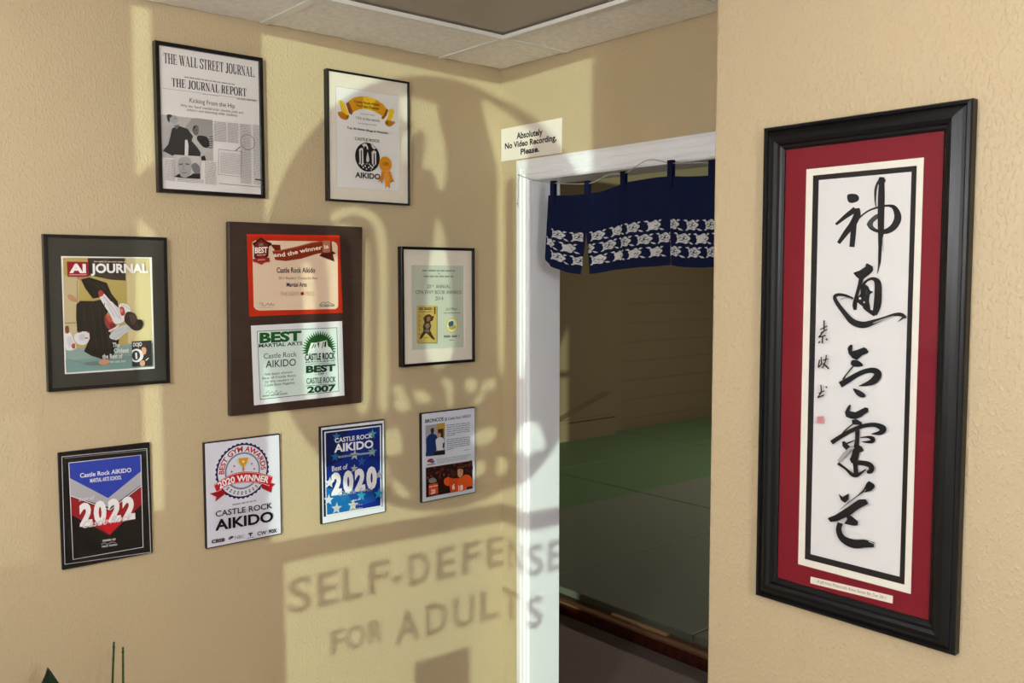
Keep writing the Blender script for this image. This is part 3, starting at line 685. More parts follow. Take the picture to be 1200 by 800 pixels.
for t_, p0, p1, hh in (('The', (336, 614), (382, 614), 28), ('Oldest', (345, 650), (440, 648), 28), ('the Best of', (270, 688), (400, 684), 28)): s.text(t_, p0, p1, hh, (214, 220, 216), .8)
s.scribble((318, 716), (420, 710), 16, (196, 206, 202))
s.part('inset_picture')
s.poly([(460, 578), (585, 570), (590, 734), (462, 740)], (52, 50, 50)); s.text('DOJO', (468, 610), (524, 606), 24, (220, 218, 216), .8)
s.disc((490, 668), s.radius((490, 668), (490, 625)), (222, 222, 222), 36, a0=-PI/2-.7, a1=PI/2+.7); s.disc((486, 668), s.radius((490, 668), (490, 636)), (60, 58, 58), 30, sx=.8); s.line([(486, 650), (490, 690)], 12, (226, 226, 226))
s.poly([(522, 622), (540, 614), (552, 628), (548, 656), (530, 660)], (214, 160, 130), 3); s.poly([(512, 708), (538, 700), (542, 730), (516, 734)], (214, 160, 130), 3); s.line([(548, 700), (566, 684)], 6, (226, 222, 220))
s.build(); pane(r, -w/2+.006, w/2-.006, .006, h-.006, -.0163)

# ---- grey-green certificate with a book cover
w, h, t = .2924, .3800, .022
r = wall_root('picture_frame', 'black frame with wide pale mat round a grey green book award certificate', 'picture frame', -.4278, -.1355, 1.4191, group=PG)
metal_frame(r, w, h, t, .009)
s = Sheet(r, -.013, M['ink']).z(480, 305, 7.616)
inn = quad_rect(s, [(20, 45), (482, 52), (482, 776), (20, 790)])
ring('mat', r, (-w/2+.007, w/2-.007, .007, h-.007), inn, -.0155, M['mat_cream'], M['bevel'])
s.rect(inn[0]-.003, inn[1]+.003, inn[2]-.003, inn[3]+.003, (198, 204, 186))
s.part('lettering'); T1 = (70, 74, 70)
s.scribble((115, 96), (405, 100), 17, (104, 108, 100)); s.scribble((255, 120), (272, 120), 10, (110, 112, 106)); s.scribble((125, 148), (388, 150), 17, (104, 108, 100))
s.text('20', (152, 248), (190, 248), 32, T1); s.text('th', (195, 232), (215, 232), 16, T1); s.text('ANNUAL', (232, 248), (362, 248), 32, T1)
s.text('CIPA EVVY BOOK AWARDS', (52, 299), (462, 300), 33, T1); s.text('2014', (226, 355), (299, 355), 33, T1)
s.text('2nd Place', (318, 447), (420, 442), 26, T1, slant=.3); s.scribble((300, 474), (448, 472), 12, (112, 116, 108)); s.scribble((302, 688), (442, 684), 26, (84, 88, 84)); s.scribble((350, 716), (395, 714), 12, (110, 114, 108))
s.part('book_cover')
s.poly([(68, 412), (246, 410), (246, 741), (68, 741)], (120, 118, 90)); s.poly([(62, 405), (240, 403), (240, 734), (62, 736)], (196, 172, 92)); s.scribble((80, 440), (210, 440), 26, (52, 34, 22)); s.scribble((82, 462), (205, 461), 10, (120, 80, 40)); s.line([(222, 415), (222, 480)], 12, (104, 36, 30))
DK = (74, 50, 38)
s.poly([(140, 490), (175, 480), (200, 500), (215, 490), (200, 540), (180, 545), (190, 590), (180, 625), (215, 690), (225, 705), (200, 702), (165, 665), (140, 650), (110, 690), (85, 702), (100, 660), (120, 630), (115, 590), (130, 550), (118, 520)], DK, 2)
s.poly([(150, 510), (178, 500), (180, 530), (155, 545)], (150, 100, 60), 3); s.poly([(135, 575), (165, 560), (175, 590), (150, 610)], (130, 112, 96), 3); s.poly([(128, 620), (165, 615), (172, 640), (140, 640)], (112, 98, 84), 3)
for k in range(5): s.line([(82, 490+k*40), (84, 505+k*40)], 7, (116, 92, 44))
s.scribble((120, 694), (165, 692), 9, (110, 84, 44))
s.part('gold_seal')
ra = s.radius((372, 580), (372, 512)); s.disc((372, 580), ra, (212, 196, 110), 64, teeth=22, amp=.025); s.disc((372, 580), ra*.82, (226, 220, 170), 40); s.poly([(342, 552), (382, 540), (384, 578), (348, 592)], (50, 92, 120), 2); s.poly([(340, 598), (400, 580), (402, 602), (372, 618)], (178, 164, 74), 3)
s.build(); pane(r, -w/2+.007, w/2-.007, .007, h-.007, -.0172)

# ---- dark board with two certificates
w, h, t = .4203, .5340, .018
r = wall_root('award_plaque', 'large dark brown board mounting a red certificate above a white and green one', 'plaque', -.9965, -.5762, 1.3202, .0179, .534, group=AG)
bevel(MB().box(-w/2, w/2, -t, 0, 0, h).build('board', M['walnut'], r), .003, 2)
s = Sheet(r, -t-.0004, M['gloss']).z(285, 270, 8)
RD = (190, 48, 24)
s.part('red_certificate')
s.poly([(32, 34), (903, 46), (932, 770), (56, 806)], RD); s.poly([(32, 34), (903, 46), (904, 62), (34, 52)], (212, 44, 28))
s.poly([(84, 110), (110, 94), (842, 102), (872, 118), (884, 150), (890, 700), (884, 722), (862, 736), (150, 750), (115, 738), (98, 712)], (230, 204, 176))
s.poly([(255, 132), (345, 134), (352, 182), (300, 190)], (112, 34, 22)); s.poly([(740, 205), (828, 188), (868, 212), (840, 226), (856, 292), (712, 238)], (84, 30, 22))
s.poly([(270, 190), (352, 182), (500, 150), (640, 112), (745, 96), (828, 94), (835, 200), (700, 216), (540, 265), (400, 286), (300, 276)], (136, 48, 26)); s.poly([(745, 96), (816, 95), (812, 206), (745, 208)], (186, 118, 86))
s.line([(272, 196), (352, 188), (500, 156), (640, 118), (745, 102)], 6, (196, 96, 60))
s.curve_text('and the winner is', [s.at(*p) for p in ((284, 246), (400, 240), (520, 214), (640, 190), (800, 164))], (s.at(284, 246)-s.at(284, 208)).length, (246, 232, 214), .9)
s.text('Castle Rock Aikido', (312, 395), (672, 394), 48, (66, 48, 46), .7); s.text("2011 Readers' Choice for Best", (330, 458), (696, 457), 26, (140, 112, 96)); s.text('Martial Arts', (404, 526), (594, 525), 38, (66, 48, 46), .7)
s.text('THE NEWS', (344, 612), (524, 610), 38, (190, 156, 130)); s.text('PRESS', (580, 610), (664, 610), 38, (190, 156, 130)); s.poly([(535, 580), (562, 572), (570, 600), (540, 610)], (132, 34, 30))
s.line([(150, 690), (165, 676), (185, 690), (168, 700), (200, 705), (230, 680), (240, 704), (262, 680), (268, 704), (290, 686)], 4, (110, 92, 80), 3); s.line([(155, 725), (280, 722)], 2, (160, 136, 116))
s.line([(710, 700), (745, 668), (770, 680), (790, 668), (852, 700)], 4, (60, 70, 54), 2); s.scribble((715, 712), (850, 710), 16, (80, 84, 66)); s.line([(715, 692), (850, 690)], 3, (130, 120, 90))
s.poly([(82, 120), (110, 105), (160, 64), (215, 100), (262, 118), (262, 136), (236, 152), (232, 240), (166, 302), (98, 250), (100, 150)], (58, 28, 22)); s.poly([(106, 132), (160, 84), (226, 128), (220, 226), (165, 266), (112, 236)], (126, 34, 32)); s.poly([(145, 120), (180, 118), (185, 145), (140, 146)], (120, 120, 92))
s.text('BEST', (106, 212), (224, 206), 52, (246, 236, 224), 1.2); s.scribble((125, 236), (205, 232), 14, (226, 196, 180)); s.poly([(84, 268), (160, 250), (240, 254), (246, 292), (200, 300), (165, 322), (130, 304), (88, 292)], (154, 42, 32)); s.line([(130, 276), (200, 272)], 7, (226, 176, 160))
s.part('white_certificate').z(240, 370, 6)
s.poly([(320, 68), (962, 36), (978, 558), (342, 628)], (226, 230, 232)); s.poly([(362, 106), (926, 80), (940, 530), (385, 588)], (64, 84, 76)); s.poly([(366, 110), (922, 84), (936, 527), (389, 583)], (216, 234, 226))
GR = (32, 92, 40); GD = (30, 62, 42)
s.text('BEST', (381, 188), (676, 170), 66, GR, 1.6); s.text('MARTIAL ARTS', (375, 222), (682, 203), 24, GD, .8)
s.text('Castle Rock', (410, 300), (642, 284), 36, (58, 62, 60)); s.text('AIKIDO', (424, 364), (636, 348), 50, (46, 50, 48), .2)
for t_, p0, p1 in (('has been chosen', (420, 418), (612, 400)), ('Best of Castle Rock', (400, 446), (636, 424)), ('by the readers of', (420, 470), (620, 451)), ('Castle Rock Magazine', (415, 496), (625, 475))): s.text(t_, p0, p1, 17, (66, 72, 70))
s.line([(425, 545), (440, 525), (450, 545), (470, 530), (480, 545), (500, 520), (505, 545), (535, 525)], 3, (90, 94, 92), 2); s.scribble((400, 568), (575, 548), 14, (130, 136, 132))
s.z(350, 380, 8.88)
cc = s.at(206, 262); r1 = s.radius((206, 262), (206, 60)); r0 = r1*.76
P = []
for i in range(25):
    a = PI+.22-(PI+.44)*i/24
    P.append(cc+Vector((math.cos(a), math.sin(a)))*r0*.98)
    if i < 24:
        a2 = a-(PI+.44)/48; P.append(cc+Vector((math.cos(a2), math.sin(a2)))*r1)
s.raw([tuple(p) for p in P], [tuple(range(len(P)))], (34, 84, 36))
s.poly([(85, 300), (120, 190), (165, 188), (200, 182), (285, 162), (296, 225), (322, 240), (352, 292)], (222, 232, 226))
for q in ([(125, 245), (150, 195), (156, 205), (132, 250)], [(150, 240), (165, 205), (172, 210), (158, 245)], [(185, 190), (205, 185), (200, 245), (192, 230)], [(228, 250), (246, 180), (256, 180), (238, 240)], [(255, 230), (262, 180), (280, 170), (274, 235)]): s.poly(q, (30, 30, 30))
s.text('CASTLE ROCK', (56, 374), (370, 354), 66, (30, 36, 32), .9); s.text('MAGAZINE', (62, 398), (370, 380), 14, (40, 52, 46), .5); s.line([(60, 414), (372, 396)], 4, GD)
s.text('BEST', (66, 500), (372, 478), 66, GD, 1.6); s.text('- OF -', (160, 528), (285, 516), 20, GD, .8); s.text('CASTLE ROCK', (70, 616), (374, 596), 58, GD, .3); s.line([(68, 636), (374, 616)], 4, GD); s.text('2007', (78, 710), (374, 684), 62, (28, 62, 34), 1.3)
s.build()
# clear lacquered sheet over the board is left to the board's own gloss

# ---- plaque with blue, silver and red chevrons
w, h, t = .2218, .2942, .010
r = wall_root('award_plaque', 'black plaque with blue silver and red chevrons and white numerals 2022', 'plaque', -1.4343, -1.2125, .9783, group=AG)
bevel(MB().box(-w/2, w/2, -t, 0, 0, h).build('board', M['blackwood'], r), .002)
MB().box(-w/2+.006, w/2-.004, -t-.004, -t-.001, .006, h-.006).build('acrylic_cover', M['acrylic'], r)
s = Sheet(r, -t-.0001, M['gloss']).z(70, 525, 5.927)
s.rect(-w/2+.006, w/2-.004, .006, h-.006, (15, 15, 18))
SV = (204, 206, 212)
s.line([(14, 60), (604, 2), (632, 722), (36, 806), (14, 60), (30, 58)], 5, SV); s.line([(30, 70), (598, 14)], 3, (150, 152, 160))
s.part('chevrons')
s.poly([(64, 104), (560, 50), (566, 158), (336, 346), (66, 205)], (40, 66, 176))
s.poly([(66, 205), (336, 346), (566, 158), (570, 250), (350, 412), (74, 330)], (178, 178, 184)); s.line([(74, 330), (350, 428), (570, 258)], 6, (224, 224, 228))
s.poly([(74, 336), (346, 436), (572, 266), (574, 384), (346, 602), (80, 462)], (152, 24, 34)); s.poly([(240, 500), (346, 436), (450, 480), (346, 602)], (196, 26, 38))
s.line([(62, 102), (562, 47), (578, 686), (92, 772), (62, 102), (80, 100)], 5, (232, 232, 236))
s.part('lettering')
s.text('Castle Rock AIKIDO', (140, 204), (496, 164), 30, (234, 234, 240), .6); s.text('MARTIAL ARTS SCHOOL', (210, 238), (428, 214), 26, (226, 228, 238), 1.0)
s.text('Best of', (132, 368), (236, 352), 24, (226, 226, 230), slant=.2)
s.part('year_numerals')
for k, ch in enumerate('2022'):
    s.text(ch, (138+k*99, 534-k*14.5), (226+k*99, 522-k*14.5), 140, (242, 240, 240), 2.0)
s.part('script_lettering'); s.text('Castle Rock', (148, 556), (492, 496), 46, (214, 208, 210), .6, slant=.45)
s.scribble((296, 648), (386, 636), 18, (206, 204, 206)); s.line([(285, 668), (310, 655), (330, 665), (360, 650), (388, 656)], 4, (160, 158, 160), 2); s.scribble((290, 688), (398, 672), 16, (190, 188, 190))
s.build()

# ---- white seal plaque
w, h, t = .2243, .2940, .012
r = wall_root('award_plaque', 'white plaque with round award seal, gold trophy and red winner ribbon', 'plaque', -1.0698, -.8455, .9600, group=AG)
bevel(MB().box(-w/2, w/2, -t, 0, 0, h).build('board', M['blackframe'], r), .0015)
s = Sheet(r, -t-.0001, M['gloss']); s.rect(-w/2+.003, w/2-.003, .003, h-.003, (222, 222, 234))
s.part('award_seal').z(238, 510, 8.894)
NV = (28, 34, 72); c0 = s.at(412, 368); ra = (s.at(430, 78)-s.at(400, 656)).length/2
s.disc(c0, ra, NV, 288, teeth=36, amp=.022); s.disc(c0, ra*.925, (226, 226, 236), 64); s.disc(c0, ra*.665, (84, 96, 130), 64); s.disc(c0, ra*.635, (150, 160, 186), 64); s.disc(c0, ra*.60, (222, 224, 236), 64)
s.curve_text('BEST GYM AWARDS', [tuple(c0+Vector((math.cos(a), math.sin(a)))*ra*.70) for a in [math.radians(182-188*i/12) for i in range(13)]], ra*.185, (180, 38, 48), .9)
for k in range(10):
    a = math.radians(222+k*10.5); p = c0+Vector((math.cos(a), math.sin(a)))*ra*.80; u = Vector((math.cos(a), math.sin(a))); v_ = Vector((-u.y, u.x))
    for sgn in (1, -1): s.raw([tuple(p), tuple(p+u*sgn*ra*.075+v_*ra*.02), tuple(p+u*sgn*ra*.03+v_*ra*.075)], [(0, 1, 2)], (44, 48, 66))
s.part('trophy'); GO = (214, 160, 40)
s.poly([(362, 236), (466, 228), (450, 288), (424, 318), (402, 320), (374, 292)], GO); s.line([(364, 244), (345, 250), (352, 280), (378, 290)], 6, (236, 200, 110), 3); s.line([(464, 238), (482, 240), (474, 270), (452, 282)], 6, (236, 200, 110), 3); s.poly([(408, 316), (420, 316), (424, 366), (404, 368)], (190, 134, 34)); s.disc((414, 270), s.radius((414, 270), (414, 258)), (250, 232, 170), 16)
for p in ((318, 318), (292, 376), (500, 294), (526, 346)): s.star(p, 15, (170, 40, 60))
s.part('winner_ribbon'); RB = (196, 32, 40); RK = (164, 24, 34)
s.poly([(62, 604), (112, 590), (212, 560), (232, 600), (118, 686), (134, 640)], RK); s.poly([(600, 520), (690, 490), (746, 504), (712, 532), (704, 594), (604, 548)], RK)
top = catmull([Vector((q[0], q[1], 0)) for q in ((106, 514), (180, 462), (260, 415), (340, 388), (425, 375), (520, 378), (600, 392), (720, 424))], 4)
bot = catmull([Vector((q[0], q[1], 0)) for q in ((138, 592), (205, 545), (280, 512), (360, 494), (430, 488), (510, 488), (590, 502), (684, 530))], 4)
s.poly([(p.x, p.y) for p in top]+[(p.x, p.y) for p in bot[::-1]], RB); s.line([(p.x, p.y+9) for p in top], 4, (240, 214, 216)); s.line([(p.x, p.y-8) for p in bot], 4, (240, 214, 216))
s.curve_text('2020 WINNER', [s.at(*p) for p in ((166, 552), (240, 512), (330, 484), (420, 472), (520, 470), (600, 478), (668, 492))], (s.at(420, 470)-s.at(420, 408)).length, (246, 244, 246), 1.0)
s.part('lettering'); s.scribble((298, 726), (545, 682), 20, (130, 130, 146)); s.z(220, 490, 4.706)
s.text('CASTLE ROCK', (150, 541), (462, 493), 31, (44, 42, 50), .5); s.text('AIKIDO', (147, 616), (467, 564), 56, (22, 20, 24), 1.0)
s.z(235, 600, 12); LB = (26, 26, 32)
s.text('CBS8', (144, 432), (330, 400), 46, LB, 1.4)
for k, a in enumerate((-62, -35, -10, 15, 42)):
    ang = math.radians(a); s.poly([(420+5*math.sin(ang), 382-4*k), (420+46*math.sin(ang-.2), 382-4*k-42*math.cos(ang-.2)), (420+46*math.sin(ang+.2), 382-4*k-42*math.cos(ang+.2))], LB)
s.text('NBC', (470, 372), (602, 350), 42, (120, 120, 132)); s.poly([(655, 290), (720, 276), (716, 296), (700, 300), (696, 330), (680, 334), (680, 304), (660, 306)], LB); s.line([(636, 358), (746, 340)], 6, (90, 90, 100))
s.text('CW', (784, 320), (914, 300), 50, (40, 40, 48), .8); s.text('FOX', (948, 290), (1058, 272), 46, LB, 1.8)
s.build()

# ---- starry blue plaque
w, h, t = .2257, .2952, .012
r = wall_root('award_plaque', 'blue plaque scattered with stars and large white numerals 2020', 'plaque', -.7160, -.4903, .9642, group=AG)
bevel(MB().box(-w/2, w/2, -t, 0, 0, h).build('board', M['blackframe'], r), .0015)
s = Sheet(r, -t-.0001, M['gloss']).z(370, 490, 6.667); s.rect(-w/2+.003, w/2-.003, .003, h-.003, (228, 232, 238))
s.poly([(50, 92), (520, 38), (522, 688), (62, 770)], (24, 30, 62)); s.poly([(66, 106), (509, 54), (516, 688), (80, 766)], (228, 234, 240))
s.part('blue_field'); s.poly([(77, 114), (500, 65), (506, 680), (88, 753)], (22, 46, 134))
s.poly([(77, 114), (250, 94), (200, 330), (80, 380)], (24, 34, 84)); s.poly([(80, 540), (280, 580), (300, 714), (88, 751)], (26, 112, 178)); s.poly([(240, 560), (420, 520), (470, 640), (300, 700)], (24, 78, 160)); s.poly([(380, 150), (500, 130), (502, 320), (420, 330)], (26, 36, 116))
for c, q, col in (((160, 142), 38, (58, 118, 150)), ((440, 122), 42, (84, 150, 160)), ((150, 300), 40, (40, 104, 168)), ((302, 286), 44, (176, 186, 182)), ((440, 260), 44, (112, 160, 166)), ((356, 336), 40, (40, 92, 160)), ((298, 392), 36, (170, 178, 186)), ((106, 502), 48, (220, 226, 230)), ((492, 440), 42, (156, 160, 168)), ((98, 636), 46, (214, 222, 226)), ((160, 702), 50, (190, 202, 202)), ((288, 678), 50, (206, 206, 196)), ((352, 602), 48, (58, 160, 196)), ((488, 588), 46, (44, 150, 190)), ((214, 622), 40, (42, 120, 180)), ((150, 420), 38, (40, 100, 160))): s.star(c, q, col)
s.part('lettering'); WT = (240, 242, 246)
s.text('CASTLE ROCK', (146, 190), (440, 150), 34, WT, .7); s.text('AIKIDO', (140, 264), (446, 226), 60, WT, 1.1); s.line([(172, 302), (300, 284), (456, 264)], 14, (150, 174, 178)); s.scribble((180, 304), (330, 284), 10, (60, 80, 120))
s.text('Best of', (122, 412), (244, 392), 38, (226, 230, 234), .6)
s.part('year_numerals')
for k, ch in enumerate('2020'):
    s.text(ch, (118+k*91, 590-k*15.5), (200+k*91, 578-k*15.5), 150, (240, 240, 244), 2.2)
s.part('script_lettering'); s.text('Castle Rock', (166, 606), (440, 560), 34, (176, 186, 196), 0, slant=.4); s.scribble((270, 650), (345, 632), 14, (210, 212, 206)); s.line([(265, 680), (310, 670), (360, 672)], 4, (150, 156, 160), 2); s.scribble((255, 720), (358, 700), 12, (190, 196, 200))
s.build()

# ---- white plaque with two photographs
w, h, t = .2239, .2940, .012
r = wall_root('award_plaque', 'white plaque with typed letter, two men photograph and orange jersey team photograph', 'plaque', -.3519, -.1280, .9704, group=AG)
bevel(MB().box(-w/2, w/2, -t, 0, 0, h).build('board', M['blackframe'], r), .0015)
s = Sheet(r, -t-.0001, M['gloss']).z(492, 485, 8); s.rect(-w/2+.003, w/2-.003, .003, h-.003, (214, 218, 230))
s.part('lettering'); s.text('BRONCOS', (50, 84), (222, 60), 32, (34, 34, 40), 1.0); s.text('@ Castle Rock AIKIDO', (232, 60), (478, 28), 26, (56, 58, 66), .5)
for k in range(6): s.scribble((250, 110+k*20), (466-(k == 5)*140, 86+k*19+(k == 5)*14), 12, (116, 120, 132))
for k in range(6): s.scribble((250, 244+k*19), (468-(k == 5)*150, 218+k*18+(k == 5)*16), 12, (116, 120, 132))
s.scribble((410, 342), (462, 334), 10, (116, 120, 132))
for k in range(3): s.scribble((156, 428+k*16), (474-k*20, 380+k*18), 8, (130, 134, 146))
s.part('team_badge'); s.poly([(64, 440), (85, 420), (110, 416), (130, 432), (112, 432), (96, 446), (76, 452)], (150, 50, 44), 2); s.poly([(90, 450), (112, 434), (134, 440), (120, 458)], (70, 86, 130), 2); s.line([(64, 474), (138, 464)], 8, (112, 60, 70))
s.part('upper_photograph'); s.poly([(48, 106), (230, 80), (231, 378), (50, 396)], (160, 160, 166)); s.poly([(154, 92), (230, 81), (230, 200), (160, 210)], (186, 152, 62)); s.poly([(164, 142), (216, 135), (217, 250), (168, 256)], (62, 40, 30))
s.poly([(50, 360), (231, 335), (231, 378), (50, 396)], (34, 26, 26)); s.poly([(54, 230), (80, 195), (105, 182), (150, 196), (160, 240), (150, 330), (120, 378), (60, 392), (56, 300)], (30, 52, 104), 2)
s.poly([(94, 150), (104, 130), (122, 130), (128, 152), (120, 182), (104, 186)], (66, 38, 30), 3); s.poly([(142, 245), (160, 224), (190, 214), (220, 236), (224, 300), (212, 332), (156, 336), (148, 300)], (212, 212, 216), 2); s.poly([(158, 186), (172, 170), (188, 178), (190, 204), (176, 218), (162, 208)], (196, 140, 118), 3); s.line([(160, 184), (174, 172), (190, 182)], 8, (120, 84, 60)); s.poly([(208, 275), (224, 262), (222, 312), (208, 322)], (40, 34, 36))
s.part('lower_photograph'); s.poly([(50, 502), (485, 434), (488, 696), (52, 780)], (44, 24, 20))
rnd = random.Random(5)
for k in range(60):
    a = rnd.uniform(0, 1); b = rnd.uniform(0, .42); cx = 54+a*428; cy = 504-a*66+b*270; col = rnd.choice([(96, 52, 40), (74, 40, 34), (120, 70, 50), (30, 16, 16), (130, 40, 30)])
    s.poly([(cx-9, cy-8), (cx+8, cy-10), (cx+9, cy+8), (cx-8, cy+9)], col)
OJ = (222, 88, 34)
s.poly([(206, 612), (232, 590), (262, 588), (268, 660), (232, 664), (212, 650)], OJ, 2); s.poly([(255, 590), (300, 600), (340, 592), (345, 716), (268, 728), (258, 660)], (206, 74, 32)); s.poly([(336, 606), (372, 592), (400, 562), (446, 570), (470, 608), (474, 668), (424, 676), (414, 700), (344, 716)], OJ, 2)
s.poly([(268, 545), (284, 520), (306, 524), (312, 560), (296, 592), (276, 584)], (74, 44, 34), 3); s.poly([(332, 530), (340, 500), (364, 494), (384, 515), (382, 565), (362, 590), (340, 578)], (198, 146, 116), 3); s.poly([(330, 520), (345, 494), (372, 490), (386, 515), (372, 512), (350, 508)], (70, 46, 34), 2)
s.line([(352, 528), (372, 524)], 5, (80, 50, 40)); s.text('6', (282, 700), (308, 696), 46, (236, 226, 220), 1.5); s.text('18', (340, 712), (384, 704), 46, (236, 226, 220), 1.2)
s.poly([(64, 608), (105, 590), (134, 610), (128, 632), (76, 640)], (130, 128, 124), 3); s.poly([(62, 655), (146, 640), (152, 736), (64, 756)], (206, 76, 44)); s.line([(64, 678), (148, 662)], 8, (232, 190, 170)); s.text('20', (84, 742), (124, 736), 40, (226, 214, 200), 1); s.line([(80, 768), (150, 752)], 7, (170, 160, 150))
s.build()

# ================================================================== CALLIGRAPHY ON THE RIGHT WALL
CX = -.4804
yl, yr, zb, zt = -1.3801, -1.7714, 1.0653, 1.9886
w, h = yl-yr, zt-zb
r = thing('calligraphy_frame', 'tall black wooden frame with crimson mat holding brushed ink calligraphy on white paper', 'picture frame', (CX, (yl+yr)/2, zb), -PI/2)
fwid = .046
moulding('frame', r, -w/2, w/2, 0, h, [(0, 0), (0, .016), (.002, .020), (.007, .021), (.009, .018), (.014, .021), (.021, .026), (.029, .027), (.035, .024), (.038, .019), (.042, .018), (fwid, .015), (fwid, .006), (fwid-.004, 0)], M['blackwood'])
s = Sheet(r, -.0085, M['ink'])
s.z(880, 100, 2.353)
def two(tl, tr, br, bl):
    s.z(880, 100, 2.353); a, b = s.at(*tl), s.at(*tr); s.z(880, 430, 2.286); c, d = s.at(*br), s.at(*bl)
    return ((a.x+d.x)/2, (b.x+c.x)/2, (c.y+d.y)/2, (a.y+b.y)/2)
lin_o = two((155, 232), (480, 198), (428, 603), (127, 530)); blk_o = two((172, 250), (462, 220), (408, 577), (145, 517)); pap = two((187, 262), (446, 237), (396, 558), (160, 503))
red = (-w/2+fwid-.006, w/2-fwid+.006, fwid-.006, h-fwid+.006)
ring('red_mat', r, red, lin_o, -.0115, M['mat_red'], M['mat_red']); ring('liner', r, lin_o, blk_o, -.0102, M['bevel'], M['bevel'], .001); ring('inner_mat', r, blk_o, pap, -.0095, M['mat_black'], M['mat_black'], .0008)
s.rect(pap[0]-.003, pap[1]+.003, pap[2]-.003, pap[3]+.003, (222, 220, 218))
B1 = (36, 34, 34); B2 = (72, 70, 70); B3 = (164, 162, 162)
s.part('brush_character#1')
s.z(960, 190, 7.27)
s.poly([(238, 285), (258, 270), (300, 270), (325, 278), (342, 305), (326, 334), (275, 348), (245, 332)], B1, 2)
s.line([(142, 530), (180, 500), (230, 458), (310, 402)], [22, 28, 38, 52], B1, 5); s.line([(322, 392), (324, 450), (285, 530), (230, 600), (165, 690)], [46, 60, 58, 46, 30], B1, 5); s.line([(298, 520), (292, 600), (280, 722)], [46, 48, 44], B1, 5)
s.line([(318, 502), (370, 450), (430, 410), (505, 384), (590, 370), (645, 392), (672, 470), (640, 545), (575, 588), (500, 586), (445, 562), (412, 528)], [14, 14, 15, 17, 20, 42, 62, 58, 46, 30, 28, 14], B1, 6)
s.poly([(404, 530), (450, 470), (498, 440), (502, 478), (464, 512), (462, 545), (490, 570), (450, 566)], B2, 2)
s.line([(535, 128), (532, 300), (528, 480), (528, 600), (522, 700), (520, 800)], [44, 58, 56, 50, 34, 24], B1, 5); s.poly([(505, 150), (520, 126), (545, 132), (570, 150), (556, 180), (505, 190)], B1, 2); s.line([(506, 160), (484, 230), (480, 320), (486, 378)], [14, 22, 14, 8], B1, 5); s.line([(545, 640), (548, 760)], [10, 6], B3)
s.z(950, 295, 8)
s.line([(652, -20), (650, 80), (642, 145), (628, 205)], [30, 28, 14, 4], B1, 5)
s.part('brush_character#2'); s.poly([(402, 198), (440, 182), (518, 122), (532, 106), (562, 122), (588, 138), (590, 175), (560, 208), (508, 248), (482, 264), (440, 242)], B1, 1); s.line([(450, 178), (520, 130)], 10, (214, 212, 210))
s.line([(480, 250), (458, 330), (430, 430), (418, 500), (422, 545)], [44, 34, 34, 44, 26], B1, 5)
s.poly([(468, 310), (500, 292), (545, 325), (560, 362), (592, 374), (560, 398), (552, 460), (566, 530), (548, 552), (505, 520), (440, 472), (442, 430), (474, 390)], B1, 1); s.disc((468, 436), s.radius((468, 436), (468, 424)), (226, 224, 222), 12); s.disc((507, 472), s.radius((507, 472), (507, 464)), (226, 224, 222), 10)
s.line([(500, 300), (545, 262), (592, 252), (634, 290), (638, 400), (630, 500), (604, 590)], [24, 22, 32, 62, 70, 70, 44], B1, 6); s.line([(612, 585), (550, 550), (500, 515)], [46, 34, 24], B1, 4)
s.line([(404, 440), (330, 408), (260, 402), (232, 428), (262, 490), (330, 580), (400, 655), (500, 684), (600, 656), (700, 620), (800, 588), (860, 590), (902, 618)], [24, 24, 30, 34, 38, 44, 58, 62, 46, 30, 32, 36, 22], B1, 6); s.line([(590, 668), (700, 628), (790, 600)], [5, 9, 5], (190, 188, 186), 4); s.line([(282, 452), (330, 430), (400, 442)], [6, 12, 5], B3, 4); s.line([(885, 605), (826, 656)], [22, 3], B1)
s.part('brush_character#3').z(950, 390, 8.89)
s.poly([(394, 160), (410, 130), (432, 118), (446, 132), (440, 190), (500, 172), (565, 148), (592, 162), (613, 195), (600, 212), (545, 232), (492, 282), (442, 262), (404, 212)], B1, 1); s.poly([(440, 282), (500, 284), (552, 325), (542, 346), (482, 352), (428, 330)], B1, 2); s.line([(456, 342), (400, 408), (345, 482)], [14, 12, 16], B1, 4)
s.line([(318, 540), (400, 490), (500, 430), (600, 392), (675, 392), (712, 430), (672, 492), (600, 528), (512, 550)], [66, 58, 50, 50, 62, 78, 76, 46, 6], B1, 6)
s.poly([(450, 582), (478, 580), (530, 602), (572, 632), (580, 660), (550, 672), (492, 646)], B1, 2)
s.part('brush_character#4').z(950, 460, 8)
s.poly([(330, 182), (350, 140), (375, 108), (386, 116), (376, 170), (430, 180), (520, 135), (550, 142), (550, 176), (480, 226), (430, 246), (380, 240), (340, 222)], B1, 1); s.poly([(395, 252), (440, 246), (490, 275), (490, 300), (400, 296)], B1, 1); s.line([(402, 294), (340, 345), (300, 392)], [12, 12, 16], B1, 4)
s.line([(206, 466), (290, 410), (400, 350), (500, 310), (600, 298), (672, 320), (692, 345), (655, 375), (580, 384)], [42, 40, 40, 38, 40, 56, 58, 42, 6], B1, 6)
s.line([(450, 345), (445, 450), (430, 550), (412, 640)], [44, 42, 56, 62], B1, 5); s.poly([(440, 480), (488, 500), (512, 542), (470, 560), (452, 640), (430, 665), (392, 655), (376, 620), (410, 560)], B1, 1)
s.poly([(305, 456), (330, 450), (346, 472), (382, 500), (350, 542), (312, 500)], B1, 1); s.line([(340, 476), (380, 462), (425, 442)], [12, 14, 8], B1, 4); s.line([(478, 418), (550, 412), (592, 430), (580, 456), (490, 458)], [10, 22, 46, 34, 6], B1, 6)
